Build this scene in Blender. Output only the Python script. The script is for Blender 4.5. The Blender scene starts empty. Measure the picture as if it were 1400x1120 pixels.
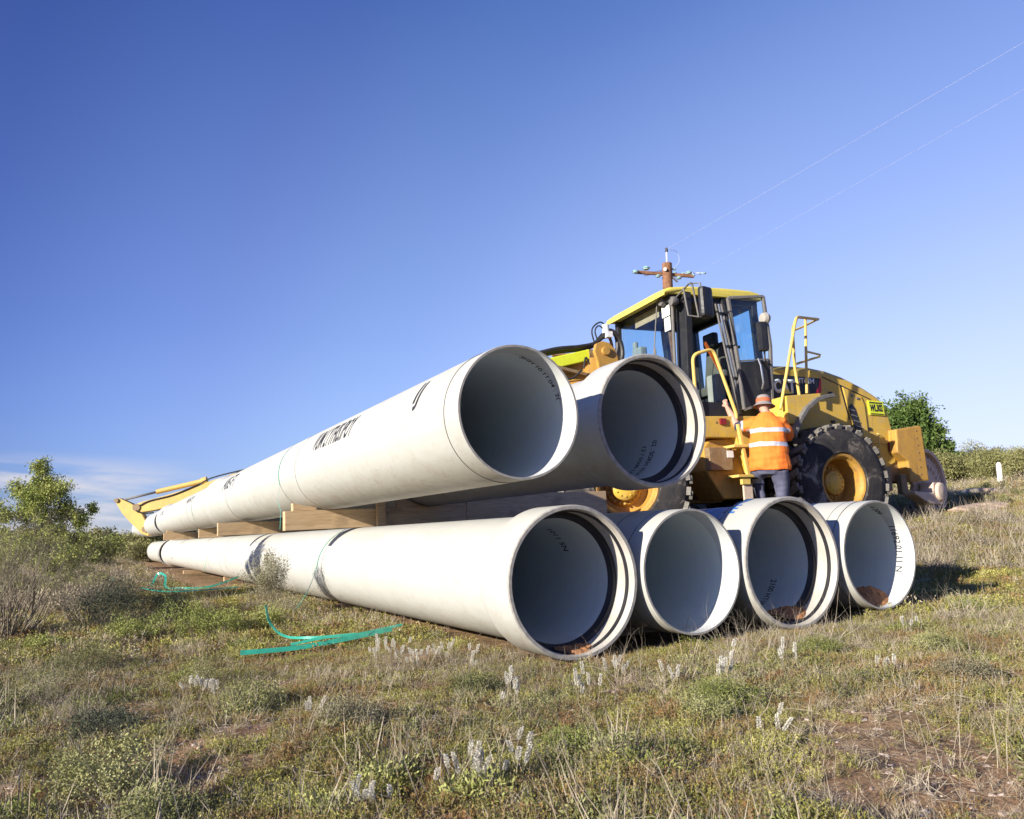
import bpy, bmesh, math, random
import numpy as np
from mathutils import Matrix, Vector, noise
R = math.radians
PI = math.pi
random.seed(7)
rng = np.random.default_rng(11)
bpy.context.scene.world = bpy.data.worlds.new("World")
scn = bpy.context.scene
COL = scn.collection

# ------------------------------------------------------------------ scene tree helpers
def tag(o, label=None, cat=None, group=None, kind=None):
    if label: o['label'] = label
    if cat: o['category'] = cat
    if group: o['group'] = group
    if kind: o['kind'] = kind
    return o
def empty(name, mat=None, label=None, cat=None, group=None):
    o = bpy.data.objects.new(name, None); COL.objects.link(o)
    o.empty_display_size = .1
    if mat is not None: o.matrix_world = mat
    return tag(o, label, cat, group)
def link(name, me, parent=None, mats=None, loc=None):
    o = bpy.data.objects.new(name, me); COL.objects.link(o)
    if mats:
        if len(me.materials): me.materials.clear()
        for m in (mats if isinstance(mats, (list, tuple)) else [mats]): me.materials.append(m)
    if parent is not None: o.parent = parent
    if loc is not None: o.location = loc
    return o
def copy_tree(o, parent=None):
    c = o.copy(); COL.objects.link(c)
    if parent is not None: c.parent = parent
    for ch in list(o.children): copy_tree(ch, c)
    return c

# ------------------------------------------------------------------ mesh builder
class MB:
    def __init__(s): s.v = []; s.f = []; s.m = []; s.sm = []
    def add(s, vs, fs, mi=0, smooth=False):
        b = len(s.v); s.v += [tuple(map(float, x)) for x in vs]
        for f in fs: s.f.append([b + i for i in f]); s.m.append(mi); s.sm.append(smooth)
        return s
    def box(s, c, size, rot=None, mi=0):
        hx, hy, hz = [a / 2 for a in size]
        P = [Vector((x, y, z)) for x in (-hx, hx) for y in (-hy, hy) for z in (-hz, hz)]
        if rot is not None: P = [rot @ p for p in P]
        c = Vector(c); P = [p + c for p in P]
        s.add(P, [(0, 1, 3, 2), (4, 6, 7, 5), (0, 4, 5, 1), (2, 3, 7, 6), (0, 2, 6, 4), (1, 5, 7, 3)], mi); return s
    def bar(s, a, b, w, d=None, mi=0, up=(0, 0, 1)):
        a = Vector(a); b = Vector(b); d = d or w
        z = (b - a); L = z.length; z.normalize(); up = Vector(up)
        x = up.cross(z)
        if x.length < 1e-3: x = Vector((1, 0, 0)).cross(z)
        x.normalize(); y = z.cross(x)
        M = Matrix((x, y, z)).transposed()
        return s.box((a + b) / 2, (w, d, L), M, mi)
    def tube(s, pts, r, n=8, mi=0, cap=True, closed=False):
        pts = [Vector(p) for p in pts]; k = len(pts)
        rr = r if isinstance(r, (list, tuple)) else [r] * k
        vs = []; fs = []; px = None
        for i, p in enumerate(pts):
            if closed: t = pts[(i + 1) % k] - pts[i - 1]
            else: t = pts[min(i + 1, k - 1)] - pts[max(i - 1, 0)]
            if t.length < 1e-9: t = Vector((0, 0, 1))
            t.normalize()
            if px is None:
                px = Vector((0, 0, 1)).cross(t)
                if px.length < .1: px = Vector((1, 0, 0)).cross(t)
            px = px - t * px.dot(t)
            px.normalize(); py = t.cross(px)
            for j in range(n):
                a = 2 * PI * j / n
                vs.append(p + (px * math.cos(a) + py * math.sin(a)) * rr[i])
        for i in range(k if closed else k - 1):
            i2 = (i + 1) % k
            for j in range(n):
                fs.append((i * n + j, i * n + (j + 1) % n, i2 * n + (j + 1) % n, i2 * n + j))
        s.add(vs, fs, mi, True)
        if cap and not closed:
            b = len(s.v) - len(vs)
            s.f.append([b + j for j in range(n)][::-1]); s.m.append(mi); s.sm.append(False)
            s.f.append([b + (k - 1) * n + j for j in range(n)]); s.m.append(mi); s.sm.append(False)
        return s
    def lathe(s, prof, n=48, axis='z', mi=0, closed=False, M=None, smooth=True, mis=None):
        # prof: list of (r, h)
        vs = []; fs = []
        for (r, h) in prof:
            for j in range(n):
                a = 2 * PI * j / n; c, d = r * math.cos(a), r * math.sin(a)
                p = (c, d, h) if axis == 'z' else ((c, h, d) if axis == 'y' else (h, c, d))
                vs.append(M @ Vector(p) if M is not None else p)
        k = len(prof); b0 = len(s.v)
        s.v += [tuple(map(float, x)) for x in vs]
        for i in range(k if closed else k - 1):
            i2 = (i + 1) % k
            for j in range(n):
                s.f.append([b0 + i * n + j, b0 + i * n + (j + 1) % n, b0 + i2 * n + (j + 1) % n, b0 + i2 * n + j])
                s.m.append(mis[i] if mis else mi); s.sm.append(smooth)
        return s
    def prism(s, poly, a, b, plane='xz', mi=0):
        # polygon extruded along the missing axis from a to b
        n = len(poly)
        def P(u, v, t): return (u, t, v) if plane == 'xz' else ((u, v, t) if plane == 'xy' else (t, u, v))
        vs = [P(u, v, a) for u, v in poly] + [P(u, v, b) for u, v in poly]
        fs = [list(range(n)), list(range(2 * n - 1, n - 1, -1))] + [(i, i + n, (i + 1) % n + n, (i + 1) % n) for i in range(n)]
        return s.add(vs, fs, mi)
    def mesh(s, name, bevel=0, fix=True, sharp=40):
        me = bpy.data.meshes.new(name); me.from_pydata(s.v, [], s.f)
        me.polygons.foreach_set('material_index', s.m); me.polygons.foreach_set('use_smooth', s.sm)
        if fix or bevel:
            bm = bmesh.new(); bm.from_mesh(me)
            if fix: bmesh.ops.recalc_face_normals(bm, faces=bm.faces)
            if bevel:
                es = [e for e in bm.edges if len(e.link_faces) == 2 and e.calc_face_angle(0) > R(30)]
                bmesh.ops.bevel(bm, geom=es, offset=bevel, segments=2, profile=.6, affect='EDGES', clamp_overlap=True)
            for e in bm.edges:
                if len(e.link_faces) == 2 and e.calc_face_angle(0) > R(sharp): e.smooth = False
            bm.to_mesh(me); bm.free()
        return me
    def build(s, name, mats, parent=None, bevel=0, fix=True, sharp=40):
        o = link(name, s.mesh(name, bevel, fix, sharp), parent, mats)
        mats = mats if isinstance(mats, (list, tuple)) else [mats]
        return o

def np_mesh(name, V, F, mi=None, smooth=False):
    me = bpy.data.meshes.new(name); V = np.asarray(V, np.float32); F = np.asarray(F, np.int32)
    k = F.shape[1]
    me.vertices.add(len(V)); me.vertices.foreach_set('co', V.ravel())
    me.loops.add(F.size); me.loops.foreach_set('vertex_index', F.ravel())
    me.polygons.add(len(F)); me.polygons.foreach_set('loop_start', np.arange(0, F.size, k, dtype=np.int32))
    me.polygons.foreach_set('loop_total', np.full(len(F), k, np.int32))
    if mi is not None: me.polygons.foreach_set('material_index', np.asarray(mi, np.int32))
    me.polygons.foreach_set('use_smooth', np.full(len(F), smooth))
    me.update(calc_edges=True); me.validate()
    return me

# ------------------------------------------------------------------ material helpers
class NT:
    def __init__(s, name, rough=.6, spec=.5, metal=0.0):
        s.mat = bpy.data.materials.new(name); s.mat.use_nodes = True
        s.t = s.mat.node_tree; s.n = s.t.nodes; s.b = s.n['Principled BSDF']
        s.b.inputs['Roughness'].default_value = rough
        s.b.inputs['Specular IOR Level'].default_value = spec
        s.b.inputs['Metallic'].default_value = metal
    def l(s, a, b): s.t.links.new(a, b)
    def coord(s, world=False):
        if world: return s.n.new('ShaderNodeNewGeometry').outputs['Position']
        return s.n.new('ShaderNodeTexCoord').outputs['Object']
    def mapping(s, src, scale):
        m = s.n.new('ShaderNodeMapping'); s.l(src, m.inputs[0]); m.inputs['Scale'].default_value = scale; return m.outputs[0]
    def noise(s, scale, detail=4, src=None, rough=.55, dist=0):
        n = s.n.new('ShaderNodeTexNoise'); n.inputs['Scale'].default_value = scale; n.inputs['Detail'].default_value = detail
        n.inputs['Roughness'].default_value = rough; n.inputs['Distortion'].default_value = dist
        if src is not None: s.l(src, n.inputs['Vector'])
        return n.outputs['Fac']
    def ramp(s, fac, stops, interp='LINEAR'):
        r = s.n.new('ShaderNodeValToRGB'); e = r.color_ramp.elements; r.color_ramp.interpolation = interp
        while len(e) < len(stops): e.new(.5)
        for i, (p, c) in enumerate(stops):
            e[i].position = p; e[i].color = (*c, 1) if len(c) == 3 else c
        s.l(fac, r.inputs[0]); return r.outputs[0]
    def mix(s, fac, a, b, mode='MIX'):
        m = s.n.new('ShaderNodeMix'); m.data_type = 'RGBA'; m.blend_type = mode
        for sock, val in ((m.inputs[0], fac), (m.inputs[6], a), (m.inputs[7], b)):
            if hasattr(val, 'links'): s.l(val, sock)
            elif isinstance(val, (int, float)): sock.default_value = val
            else: sock.default_value = (*val, 1)
        return m.outputs[2]
    def math(s, op, a, b=None):
        m = s.n.new('ShaderNodeMath'); m.operation = op
        for i, val in enumerate((a, b)):
            if val is None: continue
            if hasattr(val, 'links'): s.l(val, m.inputs[i])
            else: m.inputs[i].default_value = val
        return m.outputs[0]
    def color(s, c):
        if hasattr(c, 'links'): s.l(c, s.b.inputs['Base Color'])
        else: s.b.inputs['Base Color'].default_value = (*c, 1)
        return s
    def rough(s, v): s.l(v, s.b.inputs['Roughness']); return s
    def bump(s, h, strength=.3, dist=.01):
        b = s.n.new('ShaderNodeBump'); b.inputs['Strength'].default_value = strength; b.inputs['Distance'].default_value = dist
        s.l(h, b.inputs['Height']); s.l(b.outputs[0], s.b.inputs['Normal']); return s
    def sep(s, src):
        x = s.n.new('ShaderNodeSeparateXYZ'); s.l(src, x.inputs[0]); return x.outputs
def simple(name, c, rough=.6, spec=.4, metal=0, var=.12, scale=6, bump=0):
    m = NT(name, rough, spec, metal); n = m.noise(scale, 5, m.coord())
    d = tuple(x * (1 - var) for x in c); b = tuple(min(1, x * (1 + var)) for x in c)
    m.color(m.ramp(n, [(.3, d), (.7, b)]))
    if bump: m.bump(m.noise(scale * 8, 4, m.coord()), bump, .004)
    return m.mat
def painted(name, c, dust=.35, dustc=(.42, .33, .22), rough=.42, rust=.25, scale=2.2):
    m = NT(name, rough, .45); co = m.coord()
    n1 = m.noise(scale, 6, co, .65); n2 = m.noise(scale * 9, 5, co, .7); n3 = m.noise(scale * 3.1, 7, co, .75, .6)
    base = m.ramp(n1, [(.3, tuple(x * .86 for x in c)), (.7, tuple(min(1, x * 1.08) for x in c))])
    f = m.ramp(n3, [(.42, (0, 0, 0)), (.72, (dust, dust, dust))])
    base = m.mix(f, base, dustc)
    f2 = m.ramp(n2, [(.66, (0, 0, 0)), (.74, (rust, rust, rust))])
    base = m.mix(f2, base, (.16, .08, .035))
    sk = m.noise(7, 5, m.mapping(co, (2.2, 2.2, .28)), .7, .5); base = m.mix(m.ramp(sk, [(.54, (0, 0, 0)), (.66, (dust * .75,) * 3)]), base, tuple(x * .62 for x in dustc))
    m.color(base); m.rough(m.ramp(n3, [(.3, (rough,) * 3), (.7, (min(1, rough + .35),) * 3)]))
    m.bump(n2, .12, .004)
    return m.mat

M = {}
# pipe shell: glass-reinforced plastic with faint winding rings and handling smears
def pipe_mat(name, c, dirty=.5):
    m = NT(name, .5, .35); co = m.coord(); y = m.sep(co)
    st = m.mapping(co, (1, .25, 1)); n1 = m.noise(1.1, 6, st, .6); n2 = m.noise(5, 6, m.mapping(co, (1, .5, 1)), .7, .5)
    wn = m.noise(60, 3, m.mapping(co, (.04, 1, .04)), .6)
    base = m.ramp(n1, [(.3, tuple(x * .93 for x in c)), (.65, c)])
    base = m.mix(m.ramp(n2, [(.56, (0, 0, 0)), (.8, (dirty * .5,) * 3)]), base, (.30, .26, .20))
    base = m.mix(m.ramp(wn, [(.35, (0, 0, 0)), (.7, (.10,) * 3)]), base, (.36, .34, .30))
    sc = m.noise(2.4, 5, m.mapping(co, (6, .5, 6)), .7, 1.2)
    base = m.mix(m.ramp(sc, [(.64, (0, 0, 0)), (.69, (.38,) * 3)]), base, (.24, .22, .20))
    # soil splash near the underside
    zz = m.math('ADD', m.math('MULTIPLY', y[2], -1.0), m.math('MULTIPLY', n2, .25))
    base = m.mix(m.ramp(zz, [(.34, (0, 0, 0)), (.60, (dirty * 1.2,) * 3)]), base, (.25, .19, .13))
    mud = m.noise(9, 8, m.mapping(co, (1, .7, 1)), .75, .8); low = m.ramp(m.math('MULTIPLY', y[2], -1.0), [(.05, (0, 0, 0)), (.45, (1, 1, 1))])
    base = m.mix(m.math('MULTIPLY', low, m.ramp(mud, [(.50, (0, 0, 0)), (.60, (.45,) * 3)])), base, (.30, .22, .14))
    stn = m.noise(1.0, 5, m.mapping(co, (2.5, .8, .9)), .65, .4); base = m.mix(m.ramp(stn, [(.52, (0, 0, 0)), (.64, (.22,) * 3)]), base, (.33, .31, .26))
    oi = m.n.new('ShaderNodeObjectInfo').outputs['Random']; base = m.mix(1.0, base, m.ramp(oi, [(0, (.90, .90, .88)), (1, (1.05, 1.04, 1.03))]), 'MULTIPLY')
    m.color(base); m.rough(m.ramp(n2, [(.3, (.42,) * 3), (.7, (.62,) * 3)]))
    m.bump(wn, .06, .004)
    return m.mat
M['shell'] = pipe_mat('pipe_shell', (.50, .505, .47))
def bore_mat():
    m = NT('pipe_bore', .38, .45); co = m.coord()
    wn = m.noise(34, 3, m.mapping(co, (.05, 1, .05)), .6); n1 = m.noise(3, 6, co, .7)
    base = m.ramp(wn, [(.3, (.64, .70, .68)), (.7, (.69, .745, .72))])
    base = m.mix(m.ramp(n1, [(.6, (0, 0, 0)), (.8, (.3,) * 3)]), base, (.36, .33, .29))
    z = m.sep(co)[2]
    base = m.mix(m.ramp(m.math('ADD', m.math('MULTIPLY', z, -1.0), m.math('MULTIPLY', n1, .15)), [(.47, (0, 0, 0)), (.56, (.6,) * 3)]), base, (.30, .22, .15))
    m.color(base).bump(wn, .25, .006); return m.mat
M['bore'] = bore_mat()
def mouth_mat():
    m = NT('pipe_mouth', .45, .4); co = m.coord(); n1 = m.noise(5, 6, co, .7)
    m.color(m.ramp(n1, [(.35, (.40, .37, .32)), (.6, (.48, .46, .42))])); return m.mat
M['mouth'] = mouth_mat()
M['liner'] = simple('trimmed_liner', (.56, .58, .58), .45, .4, var=.12, scale=7)
M['endcut'] = simple('cut_laminate', (.36, .34, .30), .7, .3, var=.25, scale=22, bump=.3)
M['rubber'] = simple('black_rubber', (.022, .022, .026), .55, .4, var=.3)
M['ink'] = simple('black_stencil_ink', (.025, .025, .03), .6, .3)
M['blueink'] = simple('blue_crayon', (.03, .14, .42), .6, .3)
M['blueshade'] = simple('blue_shade_tint', (.16, .30, .52), .6, .3, var=.35, scale=9)
M['greyline'] = simple('joint_line_grime', (.10, .10, .09), .8, .2)
def wood_mat():
    m = NT('pale_pine', .75, .25); co = m.coord()
    g = m.noise(3, 6, m.mapping(co, (1.0, 9, 14)), .6, 1.5); n = m.noise(2.5, 5, co, .6)
    b = m.ramp(g, [(.3, (.40, .27, .15)), (.55, (.56, .40, .23)), (.75, (.66, .49, .31))])
    b = m.mix(m.ramp(n, [(.6, (0, 0, 0)), (.75, (.55,) * 3)]), b, (.2, .14, .09))
    m.color(b).bump(g, .3, .004); return m.mat
M['wood'] = wood_mat()
M['strap'] = simple('green_polyester_strap', (.04, .36, .25), .25, .6, var=.18, scale=14)
M['yellow'] = painted('machine_yellow', (.64, .41, .045), dust=.55, rust=.4, scale=3)
M['oldyellow'] = painted('worn_yellow', (.52, .29, .045), dust=.85, dustc=(.34, .19, .075), rust=.8, scale=4)
M['rail'] = painted('rail_yellow', (.70, .50, .12), dust=.25, rust=.2, scale=8)
M['paleyellow'] = painted('faded_yellow', (.64, .43, .10), dust=.35, rust=.35, scale=1.2)
M['roofyellow'] = painted('roof_yellow', (.72, .60, .10), dust=.18, rust=.1)
M['fluoro'] = painted('fluorescent_yellow', (.78, .86, .03), dust=.12, rust=.1)
M['brownsteel'] = painted('dirty_brown_steel', (.22, .14, .06), dust=.5, rust=.5, scale=4)
M['black'] = painted('black_paint', (.016, .017, .02), dust=.05, dustc=(.2, .17, .13), rough=.35, rust=.05)
M['cabgrey'] = painted('grey_metal', (.13, .13, .13), dust=.25, rust=.1, scale=5)
M['chrome'] = simple('bare_metal', (.6, .6, .6), .28, .5, .9)
M['mudsteel'] = painted('mud_caked_steel', (.60, .47, .36), dust=.8, dustc=(.70, .55, .43), rust=.35, rough=.85, scale=5)
M['seat'] = simple('seat_cloth', (.10, .095, .08), .9, .2, var=.2)
M['greytrim'] = simple('grey_plastic', (.33, .31, .27), .7, .3)
M['orange'] = simple('orange_belt', (.6, .12, .02), .7, .3)
M['hose'] = simple('hydraulic_hose', (.03, .028, .026), .5, .4, var=.3)
M['hosebrown'] = simple('brown_hose_sleeve', (.32, .18, .09), .6, .3, var=.3)
M['white'] = simple('white_paint', (.78, .78, .76), .5, .4, var=.06)
M['red'] = simple('red_decal', (.55, .02, .03), .4, .4)
M['lampred'] = simple('lamp_lens', (.22, .015, .015), .3, .5)
M['insul'] = simple('pale_glass_insulator', (.35, .55, .55), .2, .6, var=.2)
M['polewood'] = simple('creosoted_pole', (.24, .12, .065), .85, .2, var=.35, scale=9, bump=.3)
M['wire'] = simple('aluminium_wire', (.5, .52, .6), .4, .5)
def tyre_mat():
    m = NT('dusty_tyre', .8, .25); co = m.coord(); n = m.noise(3.5, 7, co, .72, .8); n2 = m.noise(16, 5, co, .7)
    b = m.ramp(n, [(.36, (.022, .022, .026)), (.56, (.05, .045, .042)), (.66, (.28, .245, .20))])
    b = m.mix(m.ramp(n2, [(.55, (0, 0, 0)), (.8, (.4,) * 3)]), b, (.13, .11, .09))
    m.color(b).bump(n2, .3, .006); return m.mat
M['tyre'] = tyre_mat()
M['tread'] = painted('dust_whitened_tread', (.12, .115, .10), dust=.8, dustc=(.36, .33, .28), rust=0, rough=.9, scale=6)
def glass_mat():
    m = NT('cab_glass', .03, .5)
    t = m.n.new('ShaderNodeBsdfTransparent'); t.inputs[0].default_value = (.86, .95, .98, 1)
    g = m.n.new('ShaderNodeBsdfGlossy'); g.inputs['Roughness'].default_value = .02; g.inputs[0].default_value = (1, 1, 1, 1)
    d = m.n.new('ShaderNodeBsdfDiffuse'); d.inputs[0].default_value = (.5, .45, .38, 1)
    lw = m.n.new('ShaderNodeLayerWeight'); lw.inputs[0].default_value = .5; fr = m.n.new('ShaderNodeMath'); fr.operation = 'MULTIPLY_ADD'; p4 = m.math('POWER', lw.outputs['Facing'], 4.0); m.l(p4, fr.inputs[0]); fr.inputs[1].default_value = .45; fr.inputs[2].default_value = .04
    x = m.n.new('ShaderNodeMixShader'); m.l(fr.outputs[0], x.inputs[0]); m.l(t.outputs[0], x.inputs[1]); m.l(g.outputs[0], x.inputs[2])
    y = m.n.new('ShaderNodeMixShader'); m.l(m.ramp(m.noise(5, 5, m.coord()), [(.4, (.0,) * 3), (.8, (.02,) * 3)]), y.inputs[0]); m.l(x.outputs[0], y.inputs[1]); m.l(d.outputs[0], y.inputs[2])
    m.l(y.outputs[0], m.n['Material Output'].inputs[0]); return m.mat
M['glass'] = glass_mat()
def foliage(name, cols, rough=.6, patch=1.0, trans=.12, white=0):
    # leaf colour differs plant by plant (instance random) and patch by patch (world noise)
    m = NT(name, rough, .25); oi = m.n.new('ShaderNodeObjectInfo').outputs['Random']
    g = m.n.new('ShaderNodeNewGeometry'); ri = g.outputs['Random Per Island']
    n = m.noise(patch, 4, g.outputs['Position'], .6)
    f = m.math('ADD', m.math('MULTIPLY', oi, .30), m.math('ADD', m.math('MULTIPLY', ri, .32), m.math('MULTIPLY', m.math('SUBTRACT', n, .5), 1.5)))
    k = len(cols)
    m.color(m.ramp(f, [(.02 + .9 * i / max(1, k - 1) * .75, c) for i, c in enumerate(cols)]))
    if trans:
        t = m.n.new('ShaderNodeBsdfTranslucent'); x = m.n.new('ShaderNodeMixShader'); x.inputs[0].default_value = trans
        src = m.b.inputs['Base Color'].links[0].from_socket; m.l(src, t.inputs[0])
        m.l(m.b.outputs[0], x.inputs[1]); m.l(t.outputs[0], x.inputs[2]); m.l(x.outputs[0], m.n['Material Output'].inputs[0])
    return m.mat
M['herb'] = foliage('low_herb_leaves', [(.26, .13, .055), (.36, .25, .09), (.16, .155, .035), (.27, .27, .055), (.42, .40, .09), (.58, .52, .20)], patch=2.6)
M['dry'] = foliage('dry_grass', [(.22, .17, .11), (.37, .31, .20), (.50, .44, .31), (.31, .26, .15)], patch=2, trans=.1)
M['cushgreen'] = foliage('fleshy_yellow_green_leaves', [(.13, .15, .04), (.21, .24, .06), (.31, .33, .10), (.40, .40, .15)], patch=1.2)
M['stalk'] = foliage('bleached_stalks', [(.34, .28, .20), (.48, .41, .31), (.60, .53, .42)], patch=3, trans=0)
M['saltbush'] = foliage('saltbush_leaves', [(.09, .10, .035), (.19, .20, .075), (.32, .32, .13), (.46, .45, .21)], patch=1.5)
M['lightbush'] = foliage('yellow_green_leaves', [(.17, .20, .05), (.27, .30, .08), (.36, .37, .12)], patch=1.5)
M['darkbush'] = foliage('dark_bush_leaves', [(.045, .06, .035), (.07, .085, .05), (.10, .115, .07)], patch=2)
M['olive'] = foliage('olive_grey_leaves', [(.19, .17, .10), (.27, .25, .15), (.36, .33, .21)], patch=3)
M['twig'] = foliage('grey_dead_twigs', [(.17, .14, .10), (.31, .26, .19), (.45, .385, .29)], patch=2, trans=0)
M['flower'] = foliage('white_woolly_flower', [(.60, .57, .48), (.74, .71, .62), (.80, .78, .72)], patch=4, trans=.2)
M['treeleaf'] = foliage('light_green_tree_leaves', [(.13, .17, .03), (.22, .27, .05), (.33, .36, .09), (.40, .40, .14)], patch=2.5)
M['greenleaf'] = foliage('dense_green_tree_leaves', [(.05, .09, .02), (.085, .14, .03), (.13, .19, .045), (.18, .23, .07)], patch=.6)
M['scrubleaf'] = foliage('far_scrub_leaves', [(.12, .12, .055), (.20, .20, .075), (.29, .28, .11), (.34, .31, .15)], patch=.25)
M['bark'] = simple('grey_brown_bark', (.19, .15, .11), .9, .2, var=.3, scale=14, bump=.4)
def soil_mat():
    m = NT('red_brown_soil', .95, .15); p = m.coord(True)
    n1 = m.noise(.55, 6, p, .6); n2 = m.noise(7, 8, p, .72); n3 = m.noise(45, 4, p, .6)
    b = m.ramp(n2, [(.28, (.08, .045, .025)), (.5, (.33, .20, .11)), (.7, (.56, .38, .23))])
    b = m.mix(m.ramp(n1, [(.42, (0, 0, 0)), (.6, (.5,) * 3)]), b, (.17, .15, .07))
    v = m.n.new('ShaderNodeTexVoronoi'); v.inputs['Scale'].default_value = 38; m.l(p, v.inputs['Vector'])
    b = m.mix(m.ramp(v.outputs['Distance'], [(.10, (.35,) * 3), (.22, (0, 0, 0))]), b, (.42, .33, .26))
    m.color(b); m.bump(m.math('ADD', n2, m.math('MULTIPLY', n3, .4)), .9, .03); return m.mat
M['soil'] = soil_mat()
M['redsoil'] = simple('loose_orange_soil', (.42, .20, .09), .95, .1, var=.35, scale=25, bump=.8)
M['rock'] = simple('pinkish_rock', (.42, .31, .24), .9, .2, var=.25, scale=8, bump=.6)
M['skin'] = simple('skin', (.52, .30, .22), .55, .35, var=.08)
M['hivis'] = simple('orange_hi_vis_cotton', (.88, .215, .035), .8, .2, var=.08, scale=12, bump=.2)
M['silver'] = simple('reflective_tape', (.52, .54, .60), .35, .6, .1, var=.15, scale=18)
M['navy'] = simple('navy_drill', (.035, .04, .085), .85, .2, var=.2, scale=10, bump=.2)
M['pants'] = simple('navy_work_pants', (.105, .11, .165), .85, .2, var=.25, scale=9, bump=.3)
M['hat'] = simple('grey_felt_hat', (.27, .24, .225), .9, .2, var=.1)
M['hatband'] = simple('orange_hat_band', (.55, .14, .06), .8, .2)
M['boot'] = simple('tan_boot', (.30, .22, .15), .8, .2, var=.2)

# ------------------------------------------------------------------ terrain
P0 = np.array([.413, 5.26, -.233])
PV = np.array([-.46611675, .88472246, -.0011571]); VV = np.array([.88337162, .46547652, .05464599]); WV = np.array([-.04888514, -.02444926, .99850512])
def ss(a, b, x): t = np.clip((x - a) / (b - a), 0, 1); return t * t * (3 - 2 * t)
def fbm(x, y, sc, seed=0):
    # cheap value noise, vectorised
    def h(i, j):
        v = np.sin(i * 127.1 + j * 311.7 + seed * 74.7) * 43758.5453
        return v - np.floor(v)
    out = 0; a = 1; tot = 0
    for o in range(3):
        X = x * sc; Y = y * sc; i = np.floor(X); j = np.floor(Y); u = X - i; w = Y - j
        u = u * u * (3 - 2 * u); w = w * w * (3 - 2 * w)
        n = (h(i, j) * (1 - u) + h(i + 1, j) * u) * (1 - w) + (h(i, j + 1) * (1 - u) + h(i + 1, j + 1) * u) * w
        out = out + a * (n - .5); tot += a; a *= .5; sc *= 2.1
    return out / tot
def ground(x, y, rough=True):
    x = np.asarray(x, float); y = np.asarray(y, float)
    xr = x - .41; yr = y - 5.26
    xe = np.where(xr < -9, -9 - 9 * (1 - np.exp((xr + 9) / 9)) , xr) if True else xr
    ye = np.where(yr > 45, 45 + 0 * yr, yr)
    z = -.765 + .049 * np.minimum(xe, 40) + .0245 * ye * np.where(ye < 0, 1, 1)
    v = xr * .883 + yr * .465; s = -xr * .466 + yr * .885
    z = z + .43 * ss(3.45, 4.9, v) * ss(1.0, 5.0, s) + .045 * np.clip(v - 5, 0, 5) + .075 * np.clip(v - 10, 0, 9) + .03 * np.clip(v - 19, 0, 60)
    d = np.hypot(xr, yr)
    near = 1 - np.exp(-((v - 1.3) ** 2 / 6 + np.clip(s - 34, 0, 99) ** 2 / 60 + np.clip(-s, 0, 99) ** 2 / .5))
    near = np.clip(near, .12, 1)
    z = z - .10 * ss(8, 20, s) * np.exp(-(v - 1.0) ** 2 / 9)
    if rough: z = z + near * (.07 * fbm(x, y, 1.3, 1) + .09 * fbm(x, y, 2.6, 8) + .16 * fbm(x, y, .3, 2) + .03 * fbm(x, y, 4.5, 3)) + ss(25, 80, d) * 1.2 * fbm(x, y, .04, 5)
    return z
def build_ground():
    def axis(lo, hi, c, n, k):
        t = np.linspace(-1, 1, n); a = np.sinh(k * t) / np.sinh(k)
        return np.where(a < 0, c + a * (c - lo), c + a * (hi - c))
    xs = axis(-500, 500, .2, 430, 6.2); ys = axis(-60, 900, 4.0, 470, 6.0)
    X, Y = np.meshgrid(xs, ys); Z = ground(X, Y)
    V = np.stack([X.ravel(), Y.ravel(), Z.ravel()], 1); nx = len(xs); ny = len(ys)
    i = np.arange(ny - 1)[:, None] * nx + np.arange(nx - 1)[None, :]
    F = np.stack([i, i + 1, i + 1 + nx, i + nx], -1).reshape(-1, 4)
    o = link('ground', np_mesh('ground', V, F, smooth=True), None, M['soil']); tag(o, kind='structure')
build_ground()

# ------------------------------------------------------------------ stack frame helpers
def S(v, s, w=0.0): return Vector(P0 + v * VV + s * PV + w * WV)
def SM(v, s, w=0.0):
    m = Matrix((Vector(VV), Vector(PV), Vector(WV))).transposed().to_4x4(); m.translation = S(v, s, w); return m
RB, RS, RI, RSI = .44, .496, .418, .462      # barrel, socket, bore, socket bore
NL = 128

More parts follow.
